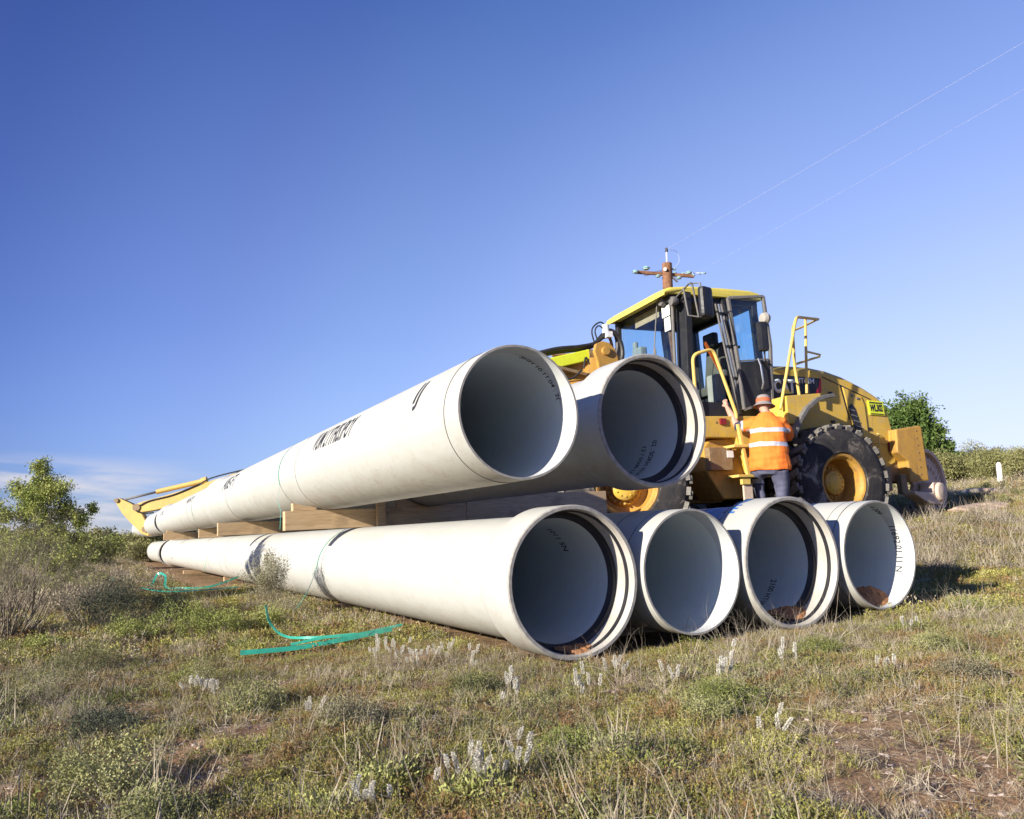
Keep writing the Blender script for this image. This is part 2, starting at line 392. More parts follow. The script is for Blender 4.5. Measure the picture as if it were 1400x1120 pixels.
BOLD = .010
def text_mesh(body, size, squeeze=1.0):
    cu = bpy.data.curves.new('t', 'FONT'); cu.body = body; cu.size = size; cu.resolution_u = 3; cu.offset = size * BOLD
    o = bpy.data.objects.new('t', cu); COL.objects.link(o)
    me = bpy.data.meshes.new_from_object(o.evaluated_get(bpy.context.evaluated_depsgraph_get()))
    bpy.data.objects.remove(o)
    me.transform(Matrix.Diagonal((squeeze, 1, 1, 1)))
    return me
def bold(me, d):
    return me
def wrap_text(name, parent, body, size, s0, th0, mode='out', squeeze=1.0, mat='ink', width=None):
    """ink lettering lying on the pipe wall; out = reads along the pipe, in = reads down the bore wall"""
    global BOLD; BOLD = .018 if mode == 'out' else .012; me = text_mesh(body, size, squeeze); bm = bmesh.new(); bm.from_mesh(me)
    if width:
        xs = [v.co.x for v in bm.verts]; k = width / (max(xs) - min(xs))
        for v in bm.verts: v.co.x *= k
    xs = [v.co.x for v in bm.verts]; ys = [v.co.y for v in bm.verts]
    ax = 1 if mode == 'out' else 0
    lo, hi = (min(ys), max(ys)) if ax else (min(xs), max(xs)); k = int((hi - lo) / .025) + 1
    for i in range(1, k):
        c = Vector((0, 0, 0)); n = Vector((0, 0, 0)); c[ax] = lo + (hi - lo) * i / k; n[ax] = 1
        bmesh.ops.bisect_plane(bm, geom=bm.verts[:] + bm.edges[:] + bm.faces[:], plane_co=c, plane_no=n)
    bmesh.ops.triangulate(bm, faces=bm.faces)
    for v in bm.verts:
        x, y = v.co.x, v.co.y
        if mode == 'out': s = s0 - x; th = th0 - y / RB; r = RB + .0015
        else: s = s0 - y; th = th0 - x / RI; r = RI - .0015
        v.co = (r * math.cos(th), s, r * math.sin(th))
    bm.to_mesh(me); bm.free()
    return link(name, me, parent, M[mat])

def make_pipe(v, s, w, L, near, label, group='white pipes stacked in two layers', rings=()):
    p = empty('white_pipe', SM(v, s, w), label, 'pipe', group)
    b = MB()
    if near == 'spigot':
        prof = [(RI, L), (RI, .18), (RI, .02), (RI + .002, 0), (RB - .006, 0), (RB - .003, .012), (RB - .003, .205), (RB, .215)]
        mis = [1, 4, 4, 3, 0, 0, 0]
        e = L
        prof += [(RB, e - .45), (RS - .01, e - .36), (RS, e - .33), (RS, e - .008), (RS - .008, e), (RSI, e), (RSI, e - .2), (RI, e - .21)]
        mis += [0, 0, 0, 0, 3, 3, 2, 3]
    else:
        prof = [(RI, L), (RI, .235), (RSI - .002, .225), (RSI - .002, .105), (RSI, .10), (RSI, .014), (RSI + .006, 0), (RS - .008, 0), (RS, .008), (RS, .36), (RS - .008, .39), (RB + .006, .50), (RB, .54), (RB, L - .004), (RB - .004, L), (RI, L)]
        mis = [1, 1, 2, 2, 2, 2, 3, 3, 0, 0, 0, 0, 0, 0, 3]
    b.lathe(prof, NL, 'y', mis=mis)
    b.build('barrel', [M['shell'], M['bore'], M['mouth'], M['endcut'], M['liner']], p, fix=True, sharp=35)
    if near == 'socket':
        g = MB().lathe([(RSI + .001, .056), (RSI - .009, .060), (RSI - .011, .074), (RSI - .009, .086), (RSI + .001, .090)], NL, 'y'); g.build('rubber_seal', M['rubber'], p)
        g = MB().lathe([(RSI - .001, .198), (RI + .016, .202), (RI + .012, .212), (RI - .003, .236), (RI + .0, .246)], NL, 'y'); g.build('stop_ring', M['rubber'], p)
    for (rs, ww) in rings:
        g = MB().lathe([(RB - .002, rs - ww), (RB + .0018, rs - ww * .6), (RB + .0018, rs + ww * .6), (RB - .002, rs + ww)], NL, 'y'); g.build('joint_line', M['greyline'], p)
    return p

T1 = make_pipe(-.386, -.0765, 1.0945, 11.9, 'spigot', 'top-layer white pipe with thin plain rim, its open mouth highest and leftmost', rings=[(.21, .0025), (4.35, .009), (9.3, .014)])
wrap_text('stencil_marking', T1, 'VUM LYTHIS.IPOY', .30, 3.68, R(163), width=1.36)
wrap_text('stencil_marking', T1, 'IJ', .26, .86, R(157), width=.11)
wrap_text('stencil_marking', T1, 'AIIE-FT', .32, 9.8, R(166), width=1.2)
wrap_text('stencil_marking', T1, '3HH 10.11.04 . 2(', .065, .20, R(74), 'in', width=.42)
T2 = make_pipe(.8535, .1463, 1.0945, 11.9, 'socket', 'white pipe in the top layer with a thick socket collar, beside the wheel loader cab', rings=[(4.4, .006)])
wrap_text('stencil_marking', T2, '02 . SOKH 1014', .085, .56, R(-12), 'in', width=.36)
wrap_text('stencil_marking', T2, '12 / 0500 LH', .07, .68, R(-16), 'in', width=.30)
B1 = make_pipe(0, 0, 0, 12.0, 'socket', 'white pipe with socket collar lying leftmost in the bottom layer, nearest the camera', rings=[(4.7, .009)])
wrap_text('stencil_marking', B1, '1011 SN', .10, .75, R(56), 'in', width=.22)
B2 = make_pipe(.964, -.0214, 0, 11.9, 'spigot', 'plain-ended white pipe in the bottom layer, between two socket-ended pipes', rings=[(.22, .0025), (.5, .003)])
B3 = make_pipe(1.928, -.0404, 0, 11.9, 'socket', 'bottom-layer white pipe with socket collar and blue crayon marks')
wrap_text('stencil_marking', B3, '2100 HT18 22', .09, .62, R(-25), 'in', width=.34)
for i, (t, s0, th, sz) in enumerate([('W1 09', .62, 112, .16), ('4/12 E', .55, 128, .15), ('K07', .86, 138, .2), ('1029', .9, 118, .17)]):
    wrap_text('crayon_marking', B3, t, sz, s0 + .1, R(th), mat='blueink')
for c in B3.children:
    if c.name.startswith('crayon'):
        for vt in c.data.vertices:   # the collar is wider than the barrel
            y = vt.co.y; k = (RS if y < .36 else RS - (RS - RB) * min(1, (y - .36) / .14)) / RB; vt.co.x *= k * 1.002; vt.co.z *= k * 1.002
b = MB(); vs = []; fs = []; n = 24; prof = [(.36, RS), (.39, RS - .008), (.50, RB + .006), (.54, RB), (.80, RB)]  # blue tint of the shaded barrel top, painted on as a thin patch
for i in range(n):
    a = R(84 + 62 * i / (n - 1))
    for k, (y, r_) in enumerate(prof): j = .03 * math.sin(i * 1.7 + k); r2 = r_ + .0025; vs.append((r2 * math.cos(a), y + (j if k in (0, 4) else 0), r2 * math.sin(a)))
for i in range(n - 1):
    for k in range(4): fs.append((i * 5 + k, i * 5 + k + 1, i * 5 + k + 6, i * 5 + k + 5))
b.add(vs, fs, 0, True); b.build('blue_patch', M['blueshade'], B3, fix=False)
B4 = make_pipe(2.892, -.0581, 0, 11.9, 'spigot', 'rightmost plain-ended bottom pipe with orange soil in its mouth', rings=[(.12, .002), (.22, .0025)])
wrap_text('stencil_marking', B4, '11692.01.11 N', .085, .17, R(33), 'in', width=.40)
wrap_text('stencil_marking', B4, '4 209', .07, .19, R(68), 'in', width=.13)
GF = 'white pipes of the farther stacks'
T1b = make_pipe(-.386, 11.95, 1.0945, 11.6, 'spigot', 'top white pipe of the second stack, in line behind the nearest plain-rimmed pipe', GF, rings=[(.01, .05), (3.2, .004)])
wrap_text('stencil_marking', T1b, 'ANY', .2, 3.6, R(161), width=1.4)
wrap_text('stencil_marking', T1b, 'OO', .2, 10.9, R(165), width=1.0)
T2b = make_pipe(.8535, 12.1, 1.0945, 11.6, 'spigot', 'hidden-side top pipe of the second stack behind the loader-side pipe', GF)
B1b = make_pipe(0, 12.06, 0, 14.4, 'spigot', 'bottom white pipe of the second stack, in line behind the nearest socket-ended pipe', GF, rings=[(.7, .01)])
B2b = make_pipe(.964, 12.0, 0, 13.9, 'spigot', 'bottom pipe of the second stack, right of the one with green strap', GF)
T1c = make_pipe(-.386, 25.2, 1.0945, 14.2, 'spigot', 'grey-shaded top pipe of the farthest stack, under the tip of the yellow boom', GF)
B1c = make_pipe(0, 27.6, 0, 18.5, 'socket', 'bottom pipe of the farthest stack, behind the scrub at the left', GF)

# timber
def bearer(name, v0, v1, s, w0, w1, d, label, grp, bev=.004, cat='timber'):
    b = MB(); b.box(((v1 - v0) / 2, 0, (w1 - w0) / 2), (v1 - v0, d, w1 - w0))
    o = b.build(name, M['wood'], None, bevel=bev); o.matrix_world = SM(v0, s, w0); return tag(o, label, cat, grp)
G1 = 'timber bearers under the pipes'
bearer('timber_bearer', -.90, 1.28, 4.5, .442, .652, .12, 'long pale timber bearer between the two pipe layers, nearest and largest', G1)
bearer('timber_bearer', 1.285, 3.35, 4.5, .442, .775, .12, 'shaded timber plank butting the nearest bearer, running under the socket-ended top pipe', G1)
bearer('timber_bearer', -.46, 2.6, 16, .442, .652, .12, 'second timber bearer along the stack, its end just right of the far green strap', G1)
bearer('timber_bearer', -.80, 2.6, 21.6, .442, .652, .12, 'farthest timber bearer between the layers, near the pipe end at the left', G1)
bearer('timber_bearer', -.9, 2.6, 9.6, .442, .652, .12, 'timber bearer in the shaded gap between two lit bearers', G1)
bearer('timber_bearer', -.40, 3.3, 5.0, -.53, -.442, .14, 'timber on the ground under the bottom pipe, beside the loose green strap', G1)
bearer('timber_bearer', -.1, 3.2, 14.5, -.54, -.442, .14, 'ground timber under the bottom pipe, near the hanging green strap', G1)
bearer('timber_bearer', -.35, 3.2, 20.5, -.54, -.442, .14, 'farthest ground timber under the bottom pipe, by the tangled strap', G1)
bearer('timber_bearer', .25, 3.4, .95, -.53, -.442, .14, 'ground timber in the shade just behind the four bottom pipe mouths', G1)
def chock(v, s, w, lv, ls, lw, label, rotv=0):
    b = MB(); b.prism([(-lv / 2, 0), (lv / 2, 0), (lv / 2, lw * .35), (-lv / 2, lw)], -ls / 2, ls / 2, 'xz')
    o = b.build('wood_chock', M['wood'], None, bevel=.003); o.matrix_world = SM(v, s, w); return tag(o, label, 'chock', 'wooden chocks wedging the pipes')
chock(-.68, 4.5, .653, .26, .1, .085, 'small wooden wedge on top of the nearest bearer, against the upper pipe')
b = MB(); b.prism([(.93, .652), (1.283, .652), (1.283, .775), (1.1, .70)], -.05, .05, 'xz'); o = b.build('wood_chock', M['wood'], None, bevel=.002); o.matrix_world = SM(0, 4.5, 0); tag(o, 'shaded wooden wedge under the socket-ended upper pipe', 'chock', 'wooden chocks wedging the pipes')
b = MB(); b.prism([(.78, .652), (.40, .652), (.40, .77), (.6, .70)], -.05, .05, 'xz'); o = b.build('wood_chock', M['wood'], None, bevel=.002); o.matrix_world = SM(0, 4.5, 0); tag(o, 'shaded wooden wedge between the two upper pipes', 'chock', 'wooden chocks wedging the pipes')
chock(-.22, 16, .653, .2, .1, .085, 'small wooden wedge on the second bearer, against the upper pipe')
chock(-.62, 21.6, .653, .2, .1, .085, 'small wooden wedge on the farthest bearer, against the upper pipe')
b = MB(); b.box((0, 0, .14), (.10, .055, .28)); o = b.build('wood_chock', M['wood'], None, bevel=.003); o.matrix_world = SM(.17, 4.38, .445)
tag(o, 'upright wooden block standing in front of the nearest long bearer', 'chock', 'wooden chocks wedging the pipes')

# green straps
def ribbon(mb, pts, nor, w, th=.0016):
    pts = [Vector(p) for p in pts]; k = len(pts); vs = []
    for i, p in enumerate(pts):
        t = (pts[min(i + 1, k - 1)] - pts[max(i - 1, 0)]).normalized(); n = Vector(nor[i] if isinstance(nor, list) else nor)
        n = (n - t * n.dot(t)).normalized(); sd = t.cross(n)
        for a, c in ((-1, 1), (1, 1), (1, -1), (-1, -1)): vs.append(p + sd * a * w / 2 + n * c * th / 2)
    fs = []
    for i in range(k - 1):
        for j in range(4): fs.append((i * 4 + j, i * 4 + (j + 1) % 4, i * 4 + 4 + (j + 1) % 4, i * 4 + 4 + j))
    fs += [(0, 1, 2, 3), tuple(4 * (k - 1) + j for j in (3, 2, 1, 0))]
    mb.add(vs, fs, 0, False)
def catmull(pts, n=10):
    P = [Vector(p) for p in pts]; P = [P[0] * 2 - P[1]] + P + [P[-1] * 2 - P[-2]]; out = []
    for i in range(1, len(P) - 2):
        for k in range(n):
            t = k / n; a, b_, c, d = P[i - 1], P[i], P[i + 1], P[i + 2]
            out.append(.5 * ((2 * b_) + (c - a) * t + (2 * a - 5 * b_ + 4 * c - d) * t * t + (3 * b_ - a - 3 * c + d) * t ** 3))
    out.append(P[-2]); return out
def strap_on(mb, vc, wc, s, a0, a1, rad, w, ds=0):
    pts = []; nor = []
    for i in range(41):
        a = R(a0 + (a1 - a0) * i / 40); pts.append(S(vc + rad * math.cos(a), s + ds * i / 40, wc + rad * math.sin(a)))
        nor.append(Vector(VV) * math.cos(a) + Vector(WV) * math.sin(a))
    ribbon(mb, pts, nor, w); return pts
SR = RB + .004
mb = MB()
strap_on(mb, -.386, 1.0945, 5.15, 75, 196, SR, .024, -.05)
ribbon(mb, catmull([S(-.386 - SR * math.cos(R(16)), 5.10, 1.0945 - SR * math.sin(R(16))), S(-.87, 4.95, .80), S(-.915, 4.6, .66), S(-.93, 4.56, .46)]), Vector(VV) * -1, .017)
tag(mb.build('green_strap', M['strap']), 'thin green strap round the upper pipe, ending at the nearest timber bearer', 'strap', 'green packing straps')
mb = MB()
pts = strap_on(mb, 0, 0, 4.75, 112, 178, SR, .022, .15)
ribbon(mb, catmull([pts[-1], S(-.50, 5.0, -.2), S(-.58, 5.2, -.42), S(-.66, 5.35, -.52)]), Vector(VV) * -1, .014)
tag(mb.build('green_strap', M['strap']), 'thin green strap hanging down the side of the nearest bottom pipe to the ground', 'strap', 'green packing straps')
mb = MB()
strap_on(mb, -.386, 1.0945, 14.0, 80, 205, SR, .026, .1)
ribbon(mb, catmull([S(-.386 - SR * math.cos(R(25)), 14.1, 1.0945 - SR * math.sin(R(25))), S(-.72, 14.2, .7), S(-.62, 14.3, .42), S(-.47, 14.5, 0), S(-.5, 14.6, -.3), S(-.42, 14.7, -.5)]), Vector(VV) * -1, .028)
tag(mb.build('green_strap', M['strap']), 'green strap hanging down both pipe layers at the second stack', 'strap', 'green packing straps')
def gstrap(pts, w, label, up=(0, 0, 1), lift=.03):
    mb = MB(); P = []
    for (x, y, h) in pts: P.append((x, y, float(ground(x, y)) + h))
    ribbon(mb, catmull(P, 12), Vector(up), w, .003)
    return tag(mb.build('green_strap', M['strap']), label, 'strap', 'green packing straps')

gstrap([(-2.07, 6.28, .11), (-1.7, 6.45, .10), (-1.35, 6.62, .11), (-1.0, 6.82, .13)], .036, 'wide green strap lying straight on the grass in front of the bottom pipe', up=(.3, -.9, .25))
gstrap([(-1.74, 6.47, .125), (-1.5, 6.58, .13), (-1.25, 6.70, .135), (-.93, 6.93, .15)], .022, 'thin ribbon added as the glint along the wide green strap', up=(.3, -.8, .6))  # short extra ribbon shaped as the bright glint on the wide strap
gstrap([(-2.07, 6.86, .40), (-2.02, 6.84, .26), (-1.88, 6.8, .15), (-1.62, 6.72, .12), (-1.28, 6.74, .13)], .022, 'curled green strap end rising from the grass below the olive shrub', up=(.75, -.6, .2))
gstrap([(-6.75, 15.2, .1), (-6.68, 15.3, .32), (-6.45, 15.1, .28), (-6.3, 14.8, .10), (-5.9, 14.5, .1), (-5.4, 14.6, .12), (-4.95, 15.2, .28)], .04, 'tangled green strap looping over the scrub at the foot of the second stack', up=(.3, -.9, .3))
gstrap([(-6.2, 13.6, .15), (-5.7, 13.3, .12), (-5.2, 13.4, .12), (-4.7, 13.9, .12)], .026, 'green strap piece lying in the low scrub in front of the tangled one', up=(.3, -.7, .6))
gstrap([(-8.6, 16.4, .3), (-8.4, 16.2, .2), (-8.1, 16.0, .12), (-7.9, 16.1, .25)], .026, 'short green strap piece in the scrub, farthest left of them', up=(.3, -.9, .3))

# ------------------------------------------------------------------ wheel loader
LS = 1.15
LF = Vector((-0.93269186, -0.35802686, -0.04361939)); LL = Vector((0.35836795, -0.93358043, 0)); LU = Vector((-0.04072221, -0.01563179, 0.99904822))
LO = Vector((4.08147635, 12.16592615, 0.05538507)) * LS
LM = Matrix((LF, LL, LU)).transposed().to_4x4() @ Matrix.Scale(LS, 4); LM.translation = LO
def LW(x, y, z): return LM @ Vector((x, y, z))
L = empty('wheel_loader', LM, 'big yellow articulated wheel loader standing behind the pipe stack', 'wheel loader')

def wheel(parent, cx, cy, cz, side, rot=0.0, name='wheel'):
    w = bpy.data.objects.new(name, None); COL.objects.link(w); w.parent = parent
    w.matrix_local = Matrix.Translation((cx, cy, cz)) @ Matrix.Rotation(rot, 4, 'Z') @ Matrix.Rotation(0 if side > 0 else PI, 4, 'Z')
    # local +y is the outer face
    t = MB(); W = .56; Ro = .80; Ri = .385
    prof = [(Ri, .0), (Ri + .02, .04), (Ri + .10, .035), (.60, .045), (.70, .03), (.745, .0), (.765, -.05), (.77, -.28), (.765, -.51), (.745, -.56), (.70, -.59), (.6, -.605), (Ri + .1, -.59), (Ri, -.56)]
    t.lathe(prof, 64, 'y')
    n = 26
    for i in range(n):
        for sd, off in ((1, 0), (-1, .5)):
            a = 2 * PI * (i + off) / n; rm = Matrix.Rotation(-a, 3, 'Y')
            yc = -.28 + sd * .155
            t.box(rm @ Vector((0, yc, .785)), (.10, .30, .034), rm @ Matrix.Rotation(sd * .35, 3, 'Z'), 1)
            t.box(rm @ Vector((0, -.28 + sd * .292, .755)), (.10, .035, .055), rm @ Matrix.Rotation(-sd * .5, 3, 'X'), 1)
    t.build('tyre', [M['tyre'], M['tread']], w, sharp=50)
    r = MB()
    r.lathe([(.395, .012), (.375, .022), (.352, .012), (.345, -.02), (.335, -.03), (.322, -.045), (.315, -.30), (.31, -.32), (.24, -.33), (.22, -.29), (.19, -.275), (.0001, -.27)], 56, 'y')
    ring = MB(); rim = r.build('rim', M['oldyellow'], w, sharp=35)
    h = MB(); h.lathe([(.17, -.28), (.165, -.16), (.14, -.135), (.06, -.125), (.0001, -.12)], 40, 'y')
    for i in range(20):
        a = 2 * PI * i / 20; h.lathe([(.0001, -.235), (.014, -.237), (.014, -.27)], 6, 'y', M=Matrix.Translation((.205 * math.cos(a), 0, .205 * math.sin(a))), smooth=False)
    for i in range(12):
        a = 2 * PI * i / 12; h.lathe([(.0001, -.118), (.011, -.12), (.011, -.14)], 6, 'y', M=Matrix.Translation((.12 * math.cos(a), 0, .12 * math.sin(a))), smooth=False)
    h.build('hub', M['yellow'], rim)
    return w
wheel(L, 0, 1.36, .80, 1); wheel(L, 0, -1.36, .80, -1)
AR = R(-20)
FRM = bpy.data.objects.new('front_frame', None)
def fr(x, y, z):  # front-frame local -> loader local ; origin at the front axle
    c, s_ = math.cos(AR), math.sin(AR); return (2.90 + x * c - y * s_, .08 + x * s_ + y * c, z)
wheel(L, *fr(0, 1.36, .80), 1, AR); wheel(L, *fr(0, -1.36, .80), -1, AR)

# rear frame, axles, belly
b = MB()
b.box((.1, 0, 1.0), (3.3, .9, .7)); b.box((0, 0, .80), (.5, 2.0, .42)); b.box((1.5, 0, 1.0), (.6, .55, .8)); b.box((.95, 0, 1.45), (1.5, 1.3, .35))
b.build('rear_frame', M['brownsteel'], L, bevel=.02)
b = MB(); b.prism([(-.9, .55), (.55, .55), (.75, 1.05), (.25, 1.75), (-.35, 1.75), (-.9, 1.4)], -.45, .45)
for k in (-1, 1): b.add([fr(*p) for p in ((-.6, k * .5, .6), (.5, k * .5, .5), (.55, k * .5, 1.3), (.25, k * .5, 2.6), (-.15, k * .5, 2.62), (-.4, k * .5, 1.5), (-.6, k * .34, .6), (.5, k * .34, .5), (.55, k * .34, 1.3), (.25, k * .34, 2.6), (-.15, k * .34, 2.62), (-.4, k * .34, 1.5))],
        [(0, 1, 2, 3, 4, 5), (11, 10, 9, 8, 7, 6)] + [(i, i + 6, (i + 1) % 6 + 6, (i + 1) % 6) for i in range(6)])
vs = b.v[:12]
b.v[:12] = [fr(x, y, z) for x, y, z in vs]
b.add([fr(*p) for p in ((-.25, -1.0, .6), (.25, -1.0, .6), (.25, 1.0, .6), (-.25, 1.0, .6), (-.25, -1.0, 1.0), (.25, -1.0, 1.0), (.25, 1.0, 1.0), (-.25, 1.0, 1.0))], [(0, 1, 2, 3), (4, 5, 6, 7), (0, 1, 5, 4), (1, 2, 6, 5), (2, 3, 7, 6), (3, 0, 4, 7)])
b.build('front_frame', M['oldyellow'], L, bevel=.012)
# tower head bracket (brown, rounded) seen beside the hoses
b = MB()
for yy in (.05, .62):
    b.add([(x, y, z) for y in (yy, yy - .07) for x, z in ((3.24, 2.3), (2.93, 2.3), (2.96, 2.58), (3.0, 2.70), (3.08, 2.78), (3.18, 2.80), (3.28, 2.76), (3.31, 2.66), (3.27, 2.5))],
          [tuple(range(9)), tuple(range(17, 8, -1))] + [(i, i + 9, (i + 1) % 9 + 9, (i + 1) % 9) for i in range(9)])
b.tube([(3.15, -.1, 2.66), (3.15, .66, 2.66)], .06, 14)
b.build('tower_bracket', M['oldyellow'], L, bevel=.01)
# lift arms: from the tower forward and down to the tool carrier
for k in (-.38, .38):
    b = MB(); P = [(0, 2.5), (.9, 2.43), (1.6, 2.1), (2.3, 1.1), (2.65, .55)]; w = [.15, .17, .19, .17, .12]
    top = []; bot = []
    for i, (x, z) in enumerate(P):
        x2, z2 = P[min(i + 1, 4)]; x1, z1 = P[max(i - 1, 0)]; t = Vector((x2 - x1, 0, z2 - z1)).normalized(); n = Vector((-t.z, 0, t.x))
        top.append((x + n.x * w[i], z + n.z * w[i])); bot.append((x - n.x * w[i], z - n.z * w[i]))
    poly = top + bot[::-1]
    vs = [fr(x, k - .05, z) for x, z in poly] + [fr(x, k + .05, z) for x, z in poly]; n = len(poly)
    b.add(vs, [tuple(range(n)), tuple(range(2 * n - 1, n - 1, -1))] + [(i, i + n, (i + 1) % n + n, (i + 1) % n) for i in range(n)])
    b.build('lift_arm', M['oldyellow'], L, bevel=.01)
b = MB(); b.bar((3.90, .35, 2.50), (3.27, .35, 2.655), .15, .15, up=(0, 1, 0)); b.build('tilt_lever', M['fluoro'], L, bevel=.012)
b = MB(); b.tube([(3.30, .35, 2.64), (3.12, .35, 2.64)], .10, 14); b.tube([(3.9, .35, 2.42), (4.05, .3, 1.9), (4.2, .3, 1.4)], .07, 10); b.box((3.6, .35, 2.42), (.6, .2, .04), Matrix.Rotation(-.2, 3, 'Y'))
b.build('tilt_cylinder', M['brownsteel'], L)
b = MB()
b.box(fr(2.8, 0, .55), (.25, 2.3, 1.0), Matrix.Rotation(AR, 3, 'Z')); b.build('tool_carrier', M['brownsteel'], L, bevel=.02)
# hoses to the front
hs = [[(4.1, .3, 2.60), (3.75, .32, 2.69), (3.4, .3, 2.745), (3.15, .25, 2.82), (2.98, .25, 2.98), (2.90, .3, 3.04), (2.80, .3, 2.99), (2.78, .3, 2.8), (2.86, .3, 2.5), (2.8, .3, 2.2)],
      [(4.1, .36, 2.63), (3.75, .38, 2.72), (3.4, .36, 2.77), (3.12, .3, 2.85), (2.95, .3, 3.0), (2.86, .34, 3.0), (2.76, .34, 2.9), (2.73, .34, 2.7), (2.80, .34, 2.45), (2.78, .3, 2.2)],
      [(3.75, .2, 2.67), (3.4, .22, 2.70), (3.2, .2, 2.78), (3.0, .2, 2.93), (2.86, .22, 2.96), (2.82, .22, 2.75), (2.88, .24, 2.5)],
      [(2.98, .3, 3.06), (3.06, .3, 3.10), (3.12, .3, 3.02), (3.08, .3, 2.86)], [(2.92, .28, 3.1), (3.02, .28, 3.16), (3.15, .28, 3.06), (3.14, .28, 2.9), (3.05, .28, 2.7), (3.0, .28, 2.5)],
      [(3.4, .45, 2.45), (3.36, .45, 2.6), (3.28, .45, 2.45), (3.2, .45, 2.4)], [(3.95, .5, 2.2), (3.75, .5, 2.28), (3.6, .5, 2.3), (3.45, .5, 2.42)]]
for i, h in enumerate(hs):
    b = MB(); b.tube(catmull(h, 7), (.032, .03, .022, .011, .011, .014, .014)[i], 8); b.build('hose', M['hosebrown'] if i == 2 else M['hose'], L)
b = MB(); b.tube([(2.95, .3, 3.0), (2.95, .3, 3.12)], .05, 10); b.box((2.93, .33, 2.97), (.09, .09, .08)); b.build('hose_coupling', M['white'], L)

# hood
st = [(.56, 2.56, .75), (.1, 2.57, .75), (-.25, 2.56, .75), (-.55, 2.52, .75), (-.85, 2.44, .75), (-1.15, 2.32, .75), (-1.40, 2.19, .748), (-1.52, 2.10, .745), (-1.60, 1.90, .74), (-1.66, 1.62, .735)]
b = MB(); vs = []; N = 9
for (x, z, hw) in st:
    bev = .10
    for (y, zz) in ((hw, 1.40), (hw, z - bev), (hw - .02, z - bev + .03), (hw - .12, z - .01), (hw - .25, z)): vs.append((x, y, zz))
    vs.append((x, 0, z + .02))
    for (y, zz) in ((hw - .25, z), (hw - .12, z - .01), (hw - .02, z - bev + .03), (hw, z - bev), (hw, 1.40)): vs.append((x, -y, zz))
K = 11; fs = []
for i in range(len(st) - 1):
    for j in range(K - 1): fs.append((i * K + j, i * K + j + 1, (i + 1) * K + j + 1, (i + 1) * K + j))
fs.append(tuple(range(K))); fs.append(tuple((len(st) - 1) * K + j for j in range(K))[::-1])
for i in range(len(st) - 1): fs.append((i * K, (i + 1) * K, (i + 1) * K + K - 1, i * K + K - 1))
b.add(vs, fs, 0, False)
hood = b.build('hood', M['yellow'], L, bevel=.008)
# rear lower part of the hood, down to the bumper
b = MB(); b.prism([(-.95, 1.63), (-1.66, 1.63), (-1.70, 1.45), (-1.66, 1.12), (-1.45, 1.02), (-1.1, 1.02)], -.72, .728); b.build('rear_grille', M['yellow'], L, bevel=.012)
# arch panel that meets the tyre
b = MB(); b.prism([(.56, 1.55), (.56, 2.04), (-.2, 2.0), (-.74, 1.8), (-.8, 1.45)], .70, .738); b.build('side_panel', M['yellow'], L, bevel=.006)
# engine door with vent
b = MB(); b.prism([(-.74, 2.25), (-1.08, 2.12), (-1.13, 1.98), (-1.14, 1.50), (-.93, 1.50), (-.83, 1.78)], .742, .770); dr = b.build('engine_door', M['yellow'], L, bevel=.008)
b = MB(); b.prism([(-.80, 1.95), (-.87, 2.0), (-.93, 1.93), (-1.03, 1.56), (-.96, 1.53), (-.88, 1.62)], .771, .778); b.build('vent', M['black'], dr)
b = MB(); b.prism([(-.695, 2.28), (-.72, 2.28), (-.83, 1.78), (-.81, 1.76)], .7505, .756); b.prism([(-.38, 2.405), (-.38, 2.39), (-1.27, 2.065), (-1.27, 2.08)], .7525, .757)
b.build('panel_gap', M['black'], L)
for (x, z) in ((-.50, 1.72), (-.50, 2.15), (-1.18, 1.62)): b = MB(); b.box((x, .757, z), (.07, .02, .045)); b.build('latch', M['black'], hood, bevel=.004)
for (x, z) in ((-.90, 2.12), (-1.0, 2.08)): b = MB(); b.box((x, .776, z), (.05, .014, .03)); b.build('hinge', M['cabgrey'], dr, bevel=.003)
for k in range(4): b = MB(); b.box((-.86 - .035 * k, .781, 1.90 - .085 * k), (.11, .012, .018), Matrix.Rotation(-.25, 3, 'Y')); b.build('louver', M['cabgrey'], dr)
b = MB(); b.tube([(-1.30, .77, 1.55), (-1.30, .80, 1.55), (-1.30, .80, 1.35), (-1.30, .77, 1.35)], .010, 8); b.build('grab_handle', M['rail'], L)
b = MB(); b.box((-1.58, .742, 1.35), (.10, .03, .14)); b.build('rear_lamp', M['lampred'], L, bevel=.008)
for k in range(7):
    b = MB(); b.lathe([(.0001, .008), (.012, .007), (.013, 0)], 6, 'y', M=Matrix.Translation((-1.95 + .0 * k, .90, .92 + .11 * k)), smooth=False); b.build('bolt', M['brownsteel'], L)
for (x, z) in ((.95, 1.62), (1.25, 1.64), (1.55, 1.64), (1.9, 1.62), (.95, 1.1), (1.3, 1.02)):
    b = MB(); b.lathe([(.0001, .010), (.014, .008), (.015, 0)], 6, 'y', M=Matrix.Translation((x, 1.22, z)), smooth=False); b.build('bolt', M['brownsteel'], L)
b = MB(); b.box((1.18, 1.2225, 1.33), (.012, .006, .62)); b.build('panel_gap', M['black'], L)
